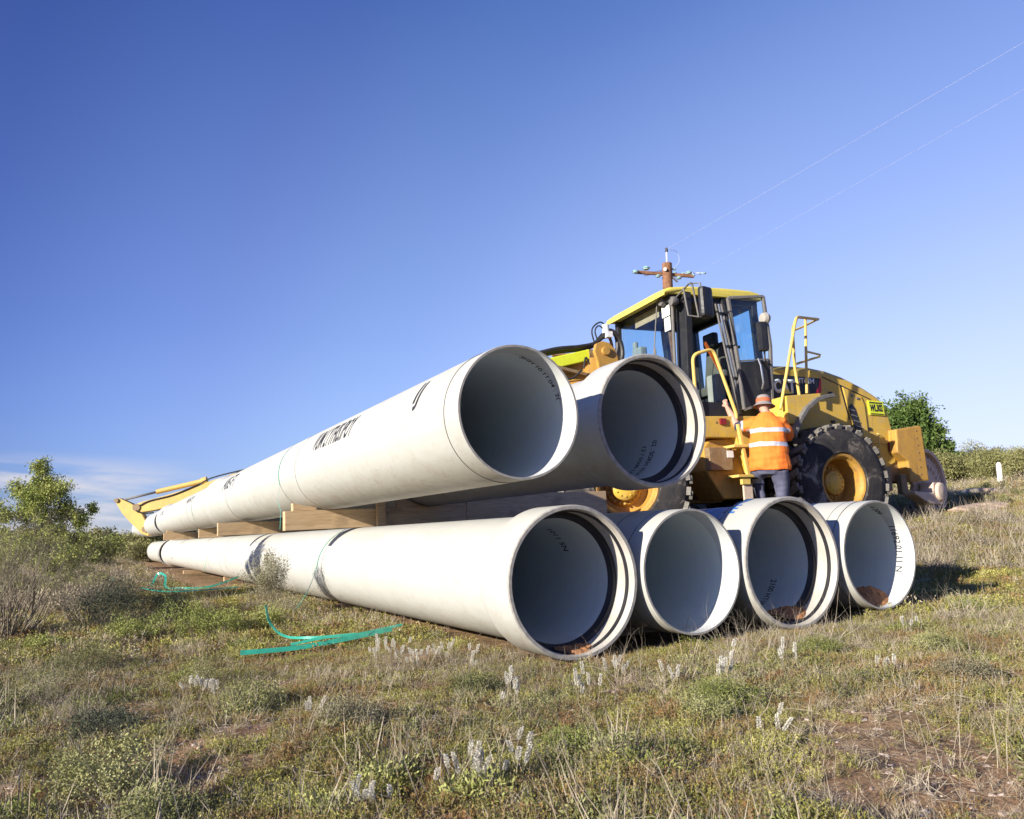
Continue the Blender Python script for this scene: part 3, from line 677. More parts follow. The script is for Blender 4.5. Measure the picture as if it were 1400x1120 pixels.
# decal
b = MB(); b.prism([(.55, 2.41), (-.33, 2.37), (-.31, 2.25), (-.2, 2.10), (.0, 2.02), (.55, 2.0)], .7515, .754); dec = b.build('decal', M['black'], L)
b = MB(); b.prism([(-.335, 2.37), (-.36, 2.37), (-.345, 2.18), (-.22, 2.05), (-.05, 2.03), (-.2, 2.12), (-.30, 2.25)], .7515, .7545); b.build('red_swoosh', M['red'], dec)
def sign(name, body, parent, x0, z0, width, height, y, mat, shear=0):
    global BOLD; BOLD = .045; me = text_mesh(body, 1); xs = [v.co.x for v in me.vertices]; ys = [v.co.y for v in me.vertices]
    for v in me.vertices:
        u = (v.co.x - min(xs)) / (max(xs) - min(xs)); t = (v.co.y - min(ys)) / (max(ys) - min(ys))
        v.co = (x0 - u * width - shear * t, y, z0 + t * height)
    bm = bmesh.new(); bm.from_mesh(me); r = bmesh.ops.extrude_face_region(bm, geom=bm.faces[:]); bmesh.ops.translate(bm, verts=[g for g in r['geom'] if isinstance(g, bmesh.types.BMVert)], vec=(0, .0015, 0)); bm.to_mesh(me); bm.free()
    return link(name, me, parent, mat)
sign('lettering', 'CAT', dec, .53, 2.13, .40, .21, .757, M['white'])
sign('lettering', 'CAT', dec, .522, 2.135, .385, .20, .7575, M['white'])
sign('lettering', 'IT62H', dec, .06, 2.285, .28, .085, .757, M['white'])
b = MB(); b.prism([(.40, 2.125), (.20, 2.125), (.30, 2.20)], .758, .760); b.build('triangle_mark', M['roofyellow'], dec)
b = MB(); b.prism([(-1.20, 2.055), (-1.49, 2.045), (-1.505, 1.83), (-1.215, 1.84)], .745, .768); pl = b.build('number_plate', M['fluoro'], L)
sign('lettering', 'WL302', pl, -1.225, 1.885, .25, .115, .769, M['black'])
for q in ([(-1.22, 2.035), (-1.475, 2.025), (-1.476, 2.005), (-1.221, 2.015)], [(-1.23, 1.862), (-1.485, 1.852), (-1.486, 1.837), (-1.231, 1.847)]): b = MB(); b.prism(q, .769, .771); b.build('plate_stripe', M['black'], pl)

# counterweight
b = MB(); b.prism([(-1.56, 1.60), (-2.04, 1.665), (-2.08, 1.64), (-2.11, .82), (-1.74, .80), (-1.72, 1.12), (-1.54, 1.25)], -.90, .90); b.build('counterweight', M['oldyellow'], L, bevel=.03)
b = MB(); b.box((-1.5, .4, 1.0), (.5, .6, .35)); b.box((-1.36, .80, .86), (.12, .1, .36)); b.box((-1.66, .80, .78), (.12, .1, .30)); b.box((-1.35, 0, .85), (.3, 1.4, .3)); b.build('rear_hitch', M['brownsteel'], L, bevel=.015)

# fender
b = MB(); arc = [(.80, 1.45), (.75, 1.55), (.67, 1.68), (.54, 1.83), (.36, 1.95), (.2, 2.0), (.06, 2.02)]
vs = []
for x, z in arc: vs += [(x, 1.42, z), (x, .80, z), (x - .03, .80, z - .045), (x - .03, 1.42, z - .045)]
fs = [(0, 1, 2, 3), tuple(4 * 6 + j for j in (3, 2, 1, 0))]
for i in range(6):
    for j in range(4): fs.append((i * 4 + j, i * 4 + (j + 1) % 4, i * 4 + 4 + (j + 1) % 4, i * 4 + 4 + j))
b.add(vs, fs); b.build('fender', M['cabgrey'], L, bevel=.006)
# platform and yellow body beside the cab steps
b = MB(); b.prism([(.82, 1.98), (.22, 2.03), (.22, 1.98), (.45, 1.80), (.66, 1.60), (.82, 1.60)], .78, 1.34); b.build('platform', M['yellow'], L, bevel=.012)
b = MB(); b.prism([(2.1, 1.42), (2.1, 1.70), (.82, 1.72), (.82, .95), (1.45, .95), (1.6, 1.42)], .62, 1.22); b.build('step_body', M['yellow'], L, bevel=.015)
b = MB(); b.prism([(2.05, 1.30), (1.95, 1.40), (1.6, 1.42), (1.45, 1.3), (1.45, .62), (1.8, .62), (2.05, 1.0)], .55, 1.12); b.build('battery_box', M['oldyellow'], L, bevel=.02)
b = MB(); b.box((1.86, 1.14, 1.14), (.36, .16, .30)); bx = b.build('tool_box', M['brownsteel'], L, bevel=.012)
b = MB(); b.box((1.72, 1.224, 1.20), (.1, .006, .09)); b.build('sticker', M['white'], bx)
b = MB(); b.box((1.80, 1.235, 1.63), (.10, .03, .085)); b.build('tail_lamp', M['lampred'], L, bevel=.01)
b = MB()
b.bar((1.66, 1.36, 1.58), (1.62, 1.36, 1.28), .045); b.bar((1.62, 1.36, 1.28), (1.56, 1.36, .86), .045); b.box((1.5, 1.28, 1.29), (.55, .24, .035)); b.box((1.48, 1.28, .90), (.55, .26, .035)); 
b.box((1.62, 1.36, .84), (.13, .05, .10)); b.build('ladder', M['rail'], L, bevel=.006)
b = MB(); b.box((1.58, 1.34, .62), (.14, .03, .36)); b.box((1.43, 1.28, .44), (.5, .26, .04)); b.build('step_hanger', M['mudsteel'], L, bevel=.006)

# handrails
def rail(pts, r=.02, name='handrail', mat='rail', rr=0.10):
    out = []
    for i, p in enumerate(pts):
        p = Vector(p)
        if 0 < i < len(pts) - 1:
            a = Vector(pts[i - 1]); c = Vector(pts[i + 1]); d1 = min(rr, (p - a).length * .45); d2 = min(rr, (c - p).length * .45)
            A = p + (a - p).normalized() * d1; B = p + (c - p).normalized() * d2
            for k in range(6): t = k / 5; out.append(A * (1 - t) ** 2 + p * 2 * t * (1 - t) + B * t * t)
        else: out.append(p)
    b = MB(); b.tube(out, r, 10); return b.build(name, M[mat], L)
rail([(2.17, 1.2, 1.72), (2.17, 1.2, 2.52), (1.84, 1.2, 2.62), (1.57, 1.24, 1.70), (1.62, 1.24, 1.62)], .024)
rail([(.90, 1.3, 1.80), (.50, 1.3, 3.06), (.42, 1.25, 3.13), (-.56, .60, 3.33)], .022)
rail([(.20, .9, 2.02), (.24, .9, 2.5), (.30, 1.0, 3.02), (.46, 1.28, 3.10)], .022)
rail([(.11, .95, 2.10), (-.0, .95, 3.23)], .02)
rail([(.30, 1.0, 3.0), (.05, .93, 3.09), (-.56, .6, 3.33)], .016)
rail([(.23, .92, 2.53), (-.18, .72, 2.65), (-.68, .42, 2.79)], .018)
rail([(.05, .95, 2.72), (-.66, .46, 2.81)], .016)

# cab
b = MB(); b.box((1.45, 0, 1.86), (1.5, 1.58, .22)); b.box((2.13, -.1, 2.05), (.10, 1.3, .35)); b.build('cab_floor', M['black'], L, bevel=.01)
def pillar(a, c, w, d, name='cab_pillar', mat='black'):
    b = MB(); b.bar(a, c, w, d, up=(0, 1, 0)); return b.build(name, M[mat], L, bevel=.012)
pillar((2.02, .76, 1.8), (1.95, .76, 3.50), .10, .26)                # wide front-left post
pillar((2.17, .74, 1.8), (2.12, .74, 3.5), .03, .05, mat='cabgrey')
pillar((2.2, -.74, 1.8), (2.16, -.74, 3.50), .07, .09)
pillar((1.18, .77, 1.8), (1.32, .77, 3.5), .06, .10)
pillar((1.2, -.77, 1.8), (1.32, -.77, 3.5), .07, .12)
pillar((.70, .74, 1.8), (.76, .74, 3.5), .09, .09); pillar((.70, -.74, 1.8), (.76, -.74, 3.5), .09, .09)
b = MB(); b.box((1.45, .74, 3.44), (1.5, .07, .12)); b.box((1.45, -.74, 3.44), (1.5, .07, .12)); b.box((2.12, 0, 3.475), (.07, 1.5, .06)); b.box((.76, 0, 3.44), (.07, 1.5, .12)); b.box((1.45, 0, 3.475), (1.4, 1.5, .05)); b.build('roof_frame', M['black'], L, bevel=.01)
# roof shell
b = MB(); pts = []
prof = [(2.32, 3.50), (2.30, 3.535), (2.2, 3.575), (1.9, 3.61), (1.3, 3.625), (.85, 3.62), (.70, 3.59), (.66, 3.52)]
ys = [(-.86, -.045), (-.82, -.012), (-.6, 0), (.6, 0), (.82, -.012), (.86, -.045)]
vs = [(x, y, z + dz) for x, z in prof for y, dz in ys]; ny = 6; fs = []
for i in range(len(prof) - 1):
    for j in range(ny - 1): fs.append((i * ny + j, i * ny + j + 1, (i + 1) * ny + j + 1, (i + 1) * ny + j))
low = [(x, y * .99, 3.475) for x in (2.31, .67) for y in (-.85, .85)]
nb = len(vs); vs += low
fs.append(tuple(range(ny)) + (nb + 1, nb)); e = (len(prof) - 1) * ny
fs.append(tuple(range(e + ny - 1, e - 1, -1)) + (nb + 2, nb + 3))
fs.append(tuple(i * ny + ny - 1 for i in range(len(prof))) + (nb + 3, nb + 1)); fs.append(tuple(i * ny for i in range(len(prof) - 1, -1, -1)) + (nb, nb + 2)); fs.append((nb, nb + 1, nb + 3, nb + 2))
b.add(vs, fs); b.build('roof', M['roofyellow'], L, bevel=.006)
# glass
def pane(name, quad, th=.006, parent=None):
    q = [Vector(p) for p in quad]; n = (q[1] - q[0]).cross(q[3] - q[0]).normalized() * th
    b = MB(); b.add(q + [p + n for p in q], [(0, 1, 2, 3), (7, 6, 5, 4), (0, 4, 5, 1), (1, 5, 6, 2), (2, 6, 7, 3), (3, 7, 4, 0)])
    return b.build(name, M['glass'], parent or L)
pane('windscreen', [(2.17, -.70, 2.05), (2.17, .68, 2.05), (2.13, .68, 3.42), (2.13, -.70, 3.42)])
pane('side_window', [(2.1, -.755, 1.98), (1.28, -.755, 1.98), (1.36, -.755, 3.40), (2.08, -.755, 3.40)])
pane('side_window', [(1.14, -.755, 1.98), (.78, -.755, 1.98), (.82, -.755, 3.40), (1.26, -.755, 3.40)])
pane('side_window', [(1.14, .755, 1.98), (.78, .755, 1.98), (.82, .755, 3.40), (1.26, .755, 3.40)])
pane('rear_window', [(.74, -.68, 2.0), (.74, .68, 2.0), (.78, .68, 3.4), (.78, -.68, 3.4)])
b = MB(); b.tube([(2.19, .47, 3.48), (2.22, .34, 2.74), (2.22, .33, 2.2)], .009, 6); b.tube([(2.21, .36, 2.8), (2.215, .36, 2.3)], .014, 6); b.build('wiper', M['cabgrey'], L)
b = MB(); b.box((2.09, 0.0, 3.36), (.012, .68, .17)); b.build('sun_visor', simple('tan_sun_visor', (.52, .33, .18), .8, .2), L, bevel=.006)
b = MB(); b.box((2.145, .60, 3.28), (.004, .20, .15)); b.box((2.15, .63, 3.09), (.004, .15, .19)); b.build('paper_notice', simple('paper', (.72, .74, .66), .8, .2, var=.15, scale=20), L)
# open door folded back
b = MB(); D = [(1.36, .98, 3.42), (.79, 1.02, 3.47), (.74, 1.02, 2.75), (.80, 1.02, 1.98), (1.24, .98, 1.84), (1.28, .98, 2.5)]
D = [Vector(p) for p in D]
for i in range(len(D)): b.bar(D[i], D[(i + 1) % len(D)], .04, .05, up=(0, 1, 0))
b.bar((1.28, .98, 2.52), (.76, 1.02, 2.56), .02, .03, up=(0, 1, 0))
door = b.build('cab_door', M['cabgrey'], L, bevel=.006)
q = [D[0], D[1], Vector((.76, 1.02, 2.56)), Vector((1.28, .98, 2.52))]; pane('door_glass', q, parent=door)
b = MB(); b.add([Vector(p) for p in ((1.27, .985, 2.5), (.77, 1.015, 2.54), (.80, 1.015, 2.0), (1.24, .985, 1.86))] + [Vector(p) for p in ((1.27, 1.01, 2.5), (.77, 1.04, 2.54), (.80, 1.04, 2.0), (1.24, 1.01, 1.86))], [(0, 1, 2, 3), (7, 6, 5, 4), (0, 4, 5, 1), (1, 5, 6, 2), (2, 6, 7, 3), (3, 7, 4, 0)]); b.build('door_panel', M['black'], door)
b = MB(); b.tube([(1.0, 1.06, 2.55), (1.0, 1.10, 2.45), (.98, 1.10, 2.2), (.98, 1.06, 2.12)], .012, 8); b.build('door_handle', M['chrome'], door)
# slanted rods and post between opening and door
for dx, m_, rr in ((0, 'chrome', .016), (.045, 'cabgrey', .022), (.09, 'black', .024), (-.05, 'cabgrey', .014)):
    b = MB(); b.tube([(1.44 - dx, .86, 3.36), (1.34 - dx, .86, 2.7), (1.20 - dx * .8, .86, 1.86)], rr, 8); b.build('door_post_rod', M[m_], L)
for z in (3.22, 2.75, 2.3): b = MB(); b.box((1.40 - (3.36 - z) * .16 - .04, .865, z), (.22, .05, .035)); b.build('rod_clamp', M['black'], L)
# seat, console, steering
b = MB(); b.box((1.02, 0, 2.24), (.5, .52, .14)); b.box((.90, 0, 2.66), (.13, .50, .72), Matrix.Rotation(-.14, 3, 'Y')); seat = b.build('seat', M['seat'], L, bevel=.04)
b = MB(); b.box((1.0, 0, 3.06), (.11, .28, .22)); b.build('headrest', M['black'], seat, bevel=.04)
b = MB(); b.box((1.0, .1, 2.68), (.05, .012, .75), Matrix.Rotation(.5, 3, 'Y')); b.build('seat_belt', M['orange'], seat)
b = MB(); b.box((1.0, .34, 2.40), (.42, .09, .10)); b.box((1.0, 0, 2.05), (.36, .36, .26)); b.build('armrest', M['black'], seat, bevel=.02)
b = MB(); b.box((1.22, .35, 2.24), (.16, .24, .42)); b.build('side_console', M['greytrim'], L, bevel=.03)
b = MB(); b.box((1.95, -.1, 2.3), (.14, .24, .7), Matrix.Rotation(-.2, 3, 'Y')); b.tube([(1.78 + .05 * math.cos(a), -.1 + .19 * math.cos(a), 2.62 + .19 * math.sin(a) * .6) for a in [2 * PI * k / 24 for k in range(24)]], .014, 8, closed=True); b.build('steering_column', M['black'], L, bevel=.008)
b = MB(); b.box((2.0, -.42, 2.86), (.12, .26, .28)); b.box((2.02, -.40, 2.62), (.10, .16, .2)); b.box((2.02, -.5, 3.05), (.06, .1, .12)); b.build('display_unit', M['greytrim'], L, bevel=.03)
b = MB(); b.box((.84, 0, 2.15), (.06, 1.3, .3)); b.build('rear_trim', M['black'], L, bevel=.02)
# mirrors
def mirror(c, size, rotz, arms, mat='black'):
    b = MB(); b.box(c, size, Matrix.Rotation(rotz, 3, 'Z')); m_ = b.build('mirror', M[mat], L, bevel=.045)
    for a in arms: b = MB(); b.tube(a, .013, 8); b.build('mirror_arm', M['cabgrey'], m_)
mirror((1.98, 1.32, 3.22), (.22, .10, .42), .3, [[(2.15, 1.25, 3.50), (2.12, 1.25, 3.46), (2.08, 1.28, 3.02), (1.98, 1.30, 3.02)], [(2.10, .8, 3.42), (2.14, 1.2, 3.50), (2.05, 1.32, 3.48), (2.02, 1.34, 3.1)], [(2.22, 1.18, 3.44), (2.20, 1.22, 3.05), (2.08, 1.28, 3.02)]])
mirror((1.09, 1.30, 2.80), (.15, .10, .42), -.2, [[(.80, 1.02, 3.1), (1.0, 1.2, 3.05), (1.08, 1.3, 2.98)], [(.80, 1.02, 2.5), (1.0, 1.2, 2.5), (1.08, 1.3, 2.62)]])
b = MB(); b.lathe([(.0001, .05), (.07, .045), (.085, 0), (.06, -.05), (.0001, -.06)], 16, 'x', M=Matrix.Translation((1.02, 1.30, 3.06))); b.build('mirror_cap', M['greytrim'], L)
for (x, y, z) in ((2.18, .60, 3.42), (2.16, .84, 3.36)): b = MB(); b.lathe([(.0001, .05), (.06, .045), (.07, 0), (.04, -.06), (.0001, -.07)], 16, 'x', M=Matrix.Translation((x, y, z))); b.build('work_lamp', M['cabgrey'], L)

# toothed cutting wheel behind the loader
RWc = LW(-2.47, .50, .78)
rwM = Matrix((LF, LL, LU)).transposed().to_4x4(); rwM.translation = RWc
rw = empty('cutting_wheel', rwM @ Matrix.Rotation(R(14), 4, 'Z'), 'dust-caked toothed cutting wheel behind the loader counterweight', 'cutting wheel')
b = MB(); b.lathe([(.0001, .07), (.20, .07), (.22, .05), (.36, .045), (.38, .03), (.47, .03), (.47, -.03), (.38, -.03), (.36, -.045), (.22, -.05), (.0001, -.06)], 56, 'y'); b.build('disc', M['mudsteel'], rw, sharp=30)
for i in range(30):
    a = 2 * PI * i / 30; rm = Matrix.Rotation(-a, 3, 'Y'); b = MB()
    b.add([rm @ Vector(p) for p in ((-.035, -.04, .43), (.035, -.04, .43), (.05, -.03, .53), (.015, -.03, .50), (-.035, .04, .43), (.035, .04, .43), (.05, .03, .53), (.015, .03, .50))], [(0, 1, 2, 3), (7, 6, 5, 4), (0, 4, 5, 1), (1, 5, 6, 2), (2, 6, 7, 3), (3, 7, 4, 0)])
    b.build('tooth', M['mudsteel'], rw)
b = MB()
for k in range(18):
    a = 2 * PI * k / 18; b.box((.32 * math.cos(a), .055, .32 * math.sin(a)), (.07, .05, .05), Matrix.Rotation(-a, 3, 'Y'))
b.build('bolt_ring', M['mudsteel'], rw, bevel=.01)
vs = []; fs = []; n = 22   # curved guard over the wheel
for i in range(n):
    a = R(-48 + 155 * i / (n - 1)); c, s_ = math.cos(a), math.sin(a)
    for r_, y in ((.585, -.16), (.65, -.16), (.65, .06), (.585, .06)): vs.append((-r_ * c, y, r_ * s_))
for i in range(n - 1):
    for j in range(4): fs.append((i * 4 + j, i * 4 + (j + 1) % 4, i * 4 + 4 + (j + 1) % 4, i * 4 + 4 + j))
fs += [(0, 1, 2, 3), tuple(4 * (n - 1) + j for j in (3, 2, 1, 0))]
b = MB(); b.add(vs, fs); b.build('guard', M['mudsteel'], rw, bevel=.01)
b = MB(); b.prism([(1.05, -.13), (1.0, -.19), (.55, -.36), (.15, -.38), (.02, -.26), (.02, .0), (.38, .02), (.42, -.17)], .10, .34); b.lathe([(.0001, .40), (.15, .39), (.17, .34)], 20, 'y', M=Matrix.Translation((.20, 0, -.15))); b.build('mounting_arm', M['mudsteel'], rw, bevel=.02)

# ------------------------------------------------------------------ person
def remeshed(mb, voxel, smooth=4, name='m'):
    me = mb.mesh(name, fix=True); o = bpy.data.objects.new('tmp', me); COL.objects.link(o)
    r = o.modifiers.new('r', 'REMESH'); r.mode = 'VOXEL'; r.voxel_size = voxel; r.use_smooth_shade = True
    s_ = o.modifiers.new('s', 'SMOOTH'); s_.iterations = smooth; s_.factor = .5
    out = bpy.data.meshes.new_from_object(o.evaluated_get(bpy.context.evaluated_depsgraph_get())); bpy.data.objects.remove(o)
    out.name = name; out.materials.clear(); return out
def eloft(mb, secs, n=20):
    vs = []; fs = []
    for (x, y, z, rx, ry) in secs:
        for j in range(n): a = 2 * PI * j / n; vs.append((x + rx * math.cos(a), y + ry * math.sin(a), z))
    for i in range(len(secs) - 1):
        for j in range(n): fs.append((i * n + j, i * n + (j + 1) % n, (i + 1) * n + (j + 1) % n, (i + 1) * n + j))
    fs += [tuple(range(n))[::-1], tuple((len(secs) - 1) * n + j for j in range(n))]
    mb.add(vs, fs, 0, True)
def limb(mb, pts, rs, n=14):
    P = catmull(pts, 4); rr = []
    for i in range(len(P)): t = i / (len(P) - 1) * (len(rs) - 1); k = min(int(t), len(rs) - 2); rr.append(rs[k] + (rs[k + 1] - rs[k]) * (t - k))
    a = P[0] - (P[1] - P[0]).normalized() * rr[0] * .5; c = P[-1] + (P[-1] - P[-2]).normalized() * rr[-1] * .5
    mb.tube([a] + P + [c], [rr[0] * .6] + rr + [rr[-1] * .6], n)
PS = 1.13
pr = Vector((.952, -.306, 0)); pf = Vector((.306, .952, 0))
pm = Matrix((pr, pf, Vector((0, 0, 1)))).transposed().to_4x4() @ Matrix.Diagonal((PS * .95, PS, PS, 1))
pm.translation = Vector((3.347, 10.294, .965)) * PS
per = empty('person', pm, 'person seen from behind in orange high-visibility shirt and banded hat, climbing the loader steps', 'person')
body = MB()
eloft(body, [(0, 0, -.05, .16, .11), (0, 0, .1, .16, .11), (0, .02, .4, .17, .12), (0, .03, .58, .18, .11), (0, .03, .68, .13, .08), (-.01, .04, .74, .06, .06), (-.02, .06, .80, .055, .06)])
eloft(body, [(-.03, .07, .76, .045, .05), (-.03, .085, .79, .065, .085), (-.03, .09, .84, .075, .098), (-.03, .085, .90, .078, .10), (-.03, .08, .95, .070, .09), (-.03, .08, .99, .04, .05)])
body.tube([(-.03, .175, .855), (-.03, .205, .84), (-.03, .18, .825)], [.012, .016, .012], 8)   # nose
for k in (-1, 1): body.tube([(-.03 + k * .076, .075, .88), (-.03 + k * .088, .068, .86), (-.03 + k * .078, .075, .835)], .011, 8)   # ears
body.tube([(-.055, .172, .80), (-.03, .184, .80), (-.005, .172, .80)], .008, 8)
limb(body, [(-.19, .03, .64), (-.30, .10, .61), (-.40, .16, .60)], [.058, .054, .05]); limb(body, [(-.40, .16, .60), (-.475, .23, .76), (-.535, .29, .885)], [.05, .050, .033])
limb(body, [(.19, .03, .64), (.27, .12, .52), (.28, .20, .42)], [.055, .05, .043]); limb(body, [(.28, .20, .42), (.24, .32, .50), (.20, .42, .58)], [.043, .04, .027])
limb(body, [(-.10, 0, .02), (-.15, .22, .03), (-.18, .40, .0)], [.08, .07, .055]); limb(body, [(-.18, .40, .0), (-.16, .38, -.2), (-.13, .37, -.43)], [.055, .05, .035])
limb(body, [(.11, 0, .02), (.13, .04, -.2), (.14, .05, -.42)], [.085, .07, .055]); limb(body, [(.14, .05, -.42), (.13, .0, -.6), (.11, -.02, -.80)], [.055, .052, .036])
def hand(mb, w, d, side):
    w = Vector(w); d = Vector(d).normalized(); n = Vector((0, 1, 0)); n = (n - d * n.dot(d)).normalized(); lat = d.cross(n)
    limb(mb, [w, w + d * .05, w + d * .085], [.026, .036, .034], 10)
    for i, (o, ln) in enumerate(((-.030, .062), (-.010, .072), (.011, .068), (.030, .054))):
        b0 = w + d * .088 + lat * o
        limb(mb, [b0, b0 + d * ln * .4 + n * .010, b0 + d * ln * .62 + n * .035, b0 + d * ln * .40 + n * .055], [.0095, .009, .0085, .0075], 8)
    t0 = w + d * .035 + lat * side * .032
    limb(mb, [t0, t0 + lat * side * .022 + d * .022 + n * .012, t0 + lat * side * .016 + d * .042 + n * .035], [.012, .0105, .009], 8)
hand(body, (-.54, .295, .89), (-.25, .12, .9), 1); hand(body, (.195, .43, .585), (-.2, .5, .55), -1)
link('body', remeshed(body, .0085, 3, 'body'), per, M['skin'])
sh = MB()
eloft(sh, [(.01, 0, -.015, .268, .17), (.01, 0, .03, .276, .18), (.0, .0, .15, .270, .185), (-.005, .005, .28, .255, .175), (-.005, .01, .42, .245, .165), (0, .02, .54, .238, .15), (0, .03, .62, .225, .135), (0, .035, .675, .185, .11), (-.01, .045, .72, .115, .09), (-.015, .05, .76, .075, .08)])
limb(sh, [(-.165, .03, .62), (-.28, .08, .605), (-.405, .155, .60)], [.09, .086, .070]); limb(sh, [(.165, .03, .62), (.245, .11, .53), (.275, .19, .44)], [.085, .08, .068])
me = remeshed(sh, .011, 3, 'shirt')
for v in me.vertices:
    n_ = noise.noise(Vector(v.co) * 8) * .014 + noise.noise(Vector((v.co.x * 6, v.co.y * 6, v.co.z * 17))) * .011 + noise.noise(Vector((v.co.x * 24, v.co.y * 24, v.co.z * 7))) * .003; v.co += v.normal * n_
for m_ in ('hivis', 'silver', 'navy'): me.materials.append(M[m_])
for p in me.polygons:
    c = p.center; k = 0
    if abs(c.x) < .29 and c.y < .25:
        if .292 < c.z < .348 or .482 < c.z < .538: k = 1
    if c.x < -.325: k = 1 if c.x > -.355 else 2
    p.material_index = k
link('shirt', me, per)
pa = MB()
eloft(pa, [(0, 0, -.07, .17, .13), (0, 0, .0, .215, .16), (0, 0, .08, .20, .15)])
limb(pa, [(-.11, .0, .0), (-.16, .22, .035), (-.19, .42, .0)], [.125, .105, .085]); limb(pa, [(-.19, .41, .02), (-.165, .39, -.18), (-.135, .38, -.37)], [.085, .078, .065])
limb(pa, [(.115, .0, -.02), (.14, .04, -.2), (.145, .06, -.42)], [.13, .10, .082]); limb(pa, [(.145, .06, -.40), (.135, .01, -.6), (.115, -.02, -.76)], [.082, .078, .07])
me = remeshed(pa, .012, 3, 'trousers')
for v in me.vertices: v.co += v.normal * (noise.noise(Vector(v.co) * 11) * .010 + noise.noise(Vector((v.co.x * 8, v.co.y * 8, v.co.z * 22))) * .006)
for m_ in ('pants', 'silver'): me.materials.append(M[m_])
for p in me.polygons: p.material_index = 1 if (p.center.x < 0 and p.center.y > .25 and -.15 < p.center.z < -.09) or (p.center.x > 0 and -.56 < p.center.z < -.50) else 0
link('trousers', me, per)
for (x, y, z) in ((-.13, .37, -.44), (.11, -.02, -.82)):
    b = MB(); limb(b, [(x, y, z + .08), (x, y, z)], [.058, .052]); limb(b, [(x, y - .05, z - .04), (x, y + .06, z - .045), (x, y + .16, z - .055)], [.045, .05, .038]); link('boot', remeshed(b, .012, 3, 'boot'), per, M['boot'])
b = MB(); hm = Matrix.Translation((-.035, .08, .895)) @ Matrix.Rotation(-.10, 4, 'X') @ Matrix.Scale(.92, 4)
b.lathe([(.0001, .118), (.06, .116), (.092, .10), (.104, .06), (.112, .0), (.118, -.012), (.138, -.034), (.165, -.055), (.167, -.058), (.138, -.040), (.112, -.02), (.105, -.02)], 32, 'z', M=hm); ht = b.build('sun_hat', M['hat'], per, fix=False)
b = MB(); b.lathe([(.1135, .005), (.1105, .045), (.108, .058), (.112, .058), (.1155, .004)], 32, 'z', M=hm); b.build('hat_band', M['hatband'], ht, fix=False)

# ------------------------------------------------------------------ power pole and wires
pz = float(ground(4.29, 21.0))
pole = empty('power_pole', Matrix.Translation((4.29, 21.0, pz)), 'dark timber power pole with star of insulators, seen above the loader cab roof', 'power pole')
b = MB(); b.tube([(0, 0, -.3), (0, 0, 3.8), (0, 0, 7.68 - pz)], [.19, .165, .135], 16); b.build('pole_shaft', M['polewood'], pole)
b = MB(); b.tube([(0, 0, 7.6 - pz), (0, 0, 8.03 - pz)], .022, 8); pin = b.build('top_pin', M['white'], pole)
b = MB(); b.tube([(0, 0, 8.02 - pz), (0, 0, 8.13 - pz)], .04, 10); b.build('pin_cap', M['black'], pin)
zc = 7.40 - pz
b = MB(); b.bar((-.88, -.1, zc + .0), (.75, .10, zc - .05), .07, .08); b.build('cross_arm', M['polewood'], pole)
b = MB(); b.bar((-.1, -.2, zc + .05), (.55, 1.3, zc + .22), .06, .07); b.bar((0, 0, zc + .1), (-.45, 1.0, zc + .3), .05, .06); b.build('cross_arm', M['chrome'], pole)
for (x, y, z, q) in ((-.90, -.16, .0, .085), (-.60, -.1, .12, .095), (-.27, -.08, -.10, .07), (.32, 0, -.12, .075), (.62, .1, .06, .085), (.74, .1, -.02, .05), (.16, .1, .16, .045), (.30, .5, .30, .05), (.40, .9, .34, .05), (-.36, .9, .34, .05), (1.05, .6, .20, .04), (1.18, .6, .22, .045), (.66, 1.0, .36, .045)):
    b = MB(); q *= 1.15; b.lathe([(.0001, .5), (.35, .45), (.5, .3), (.9, .1), (1, -.1), (.8, -.2), (.7, -.45), (.3, -.5), (.0001, -.5)], 14, 'z', M=Matrix.Translation((x, y, zc + z)) @ Matrix.Scale(q, 4)); b.build('insulator', M['insul'], pole)
b = MB(); b.tube(catmull([(.28, .5, zc + .3), (.45, .5, zc + .55), (.36, .4, zc + .78), (.1, .1, zc + .72)], 6), .006, 5); b.tube([(.66, 1, zc + .36), (1.18, .6, zc + .22)], .01, 5); b.build('jumper_wire', M['wire'], pole)
for i, (a, c, lab) in enumerate((((4.16, 20.9, 8.0), (8.84, 10.78, 8.16), 'upper of the two thin power wires crossing the right sky'), ((4.95, 21.1, 7.35), (8.84, 10.9, 7.44), 'lower of the two thin power wires crossing the right sky'))):
    a = Vector(a); c = Vector(c); e = a + (c - a) * 1.6; P = []
    for k in range(31): t = k / 30; q = a.lerp(e, t); q.z -= .5 * t * (1 - t) * .3; P.append(q)
    b = MB(); b.tube(P, (.0022, .0017, .0010)[i], 5); tag(b.build('power_wire', M['wire']), lab, 'wire', 'power wires')

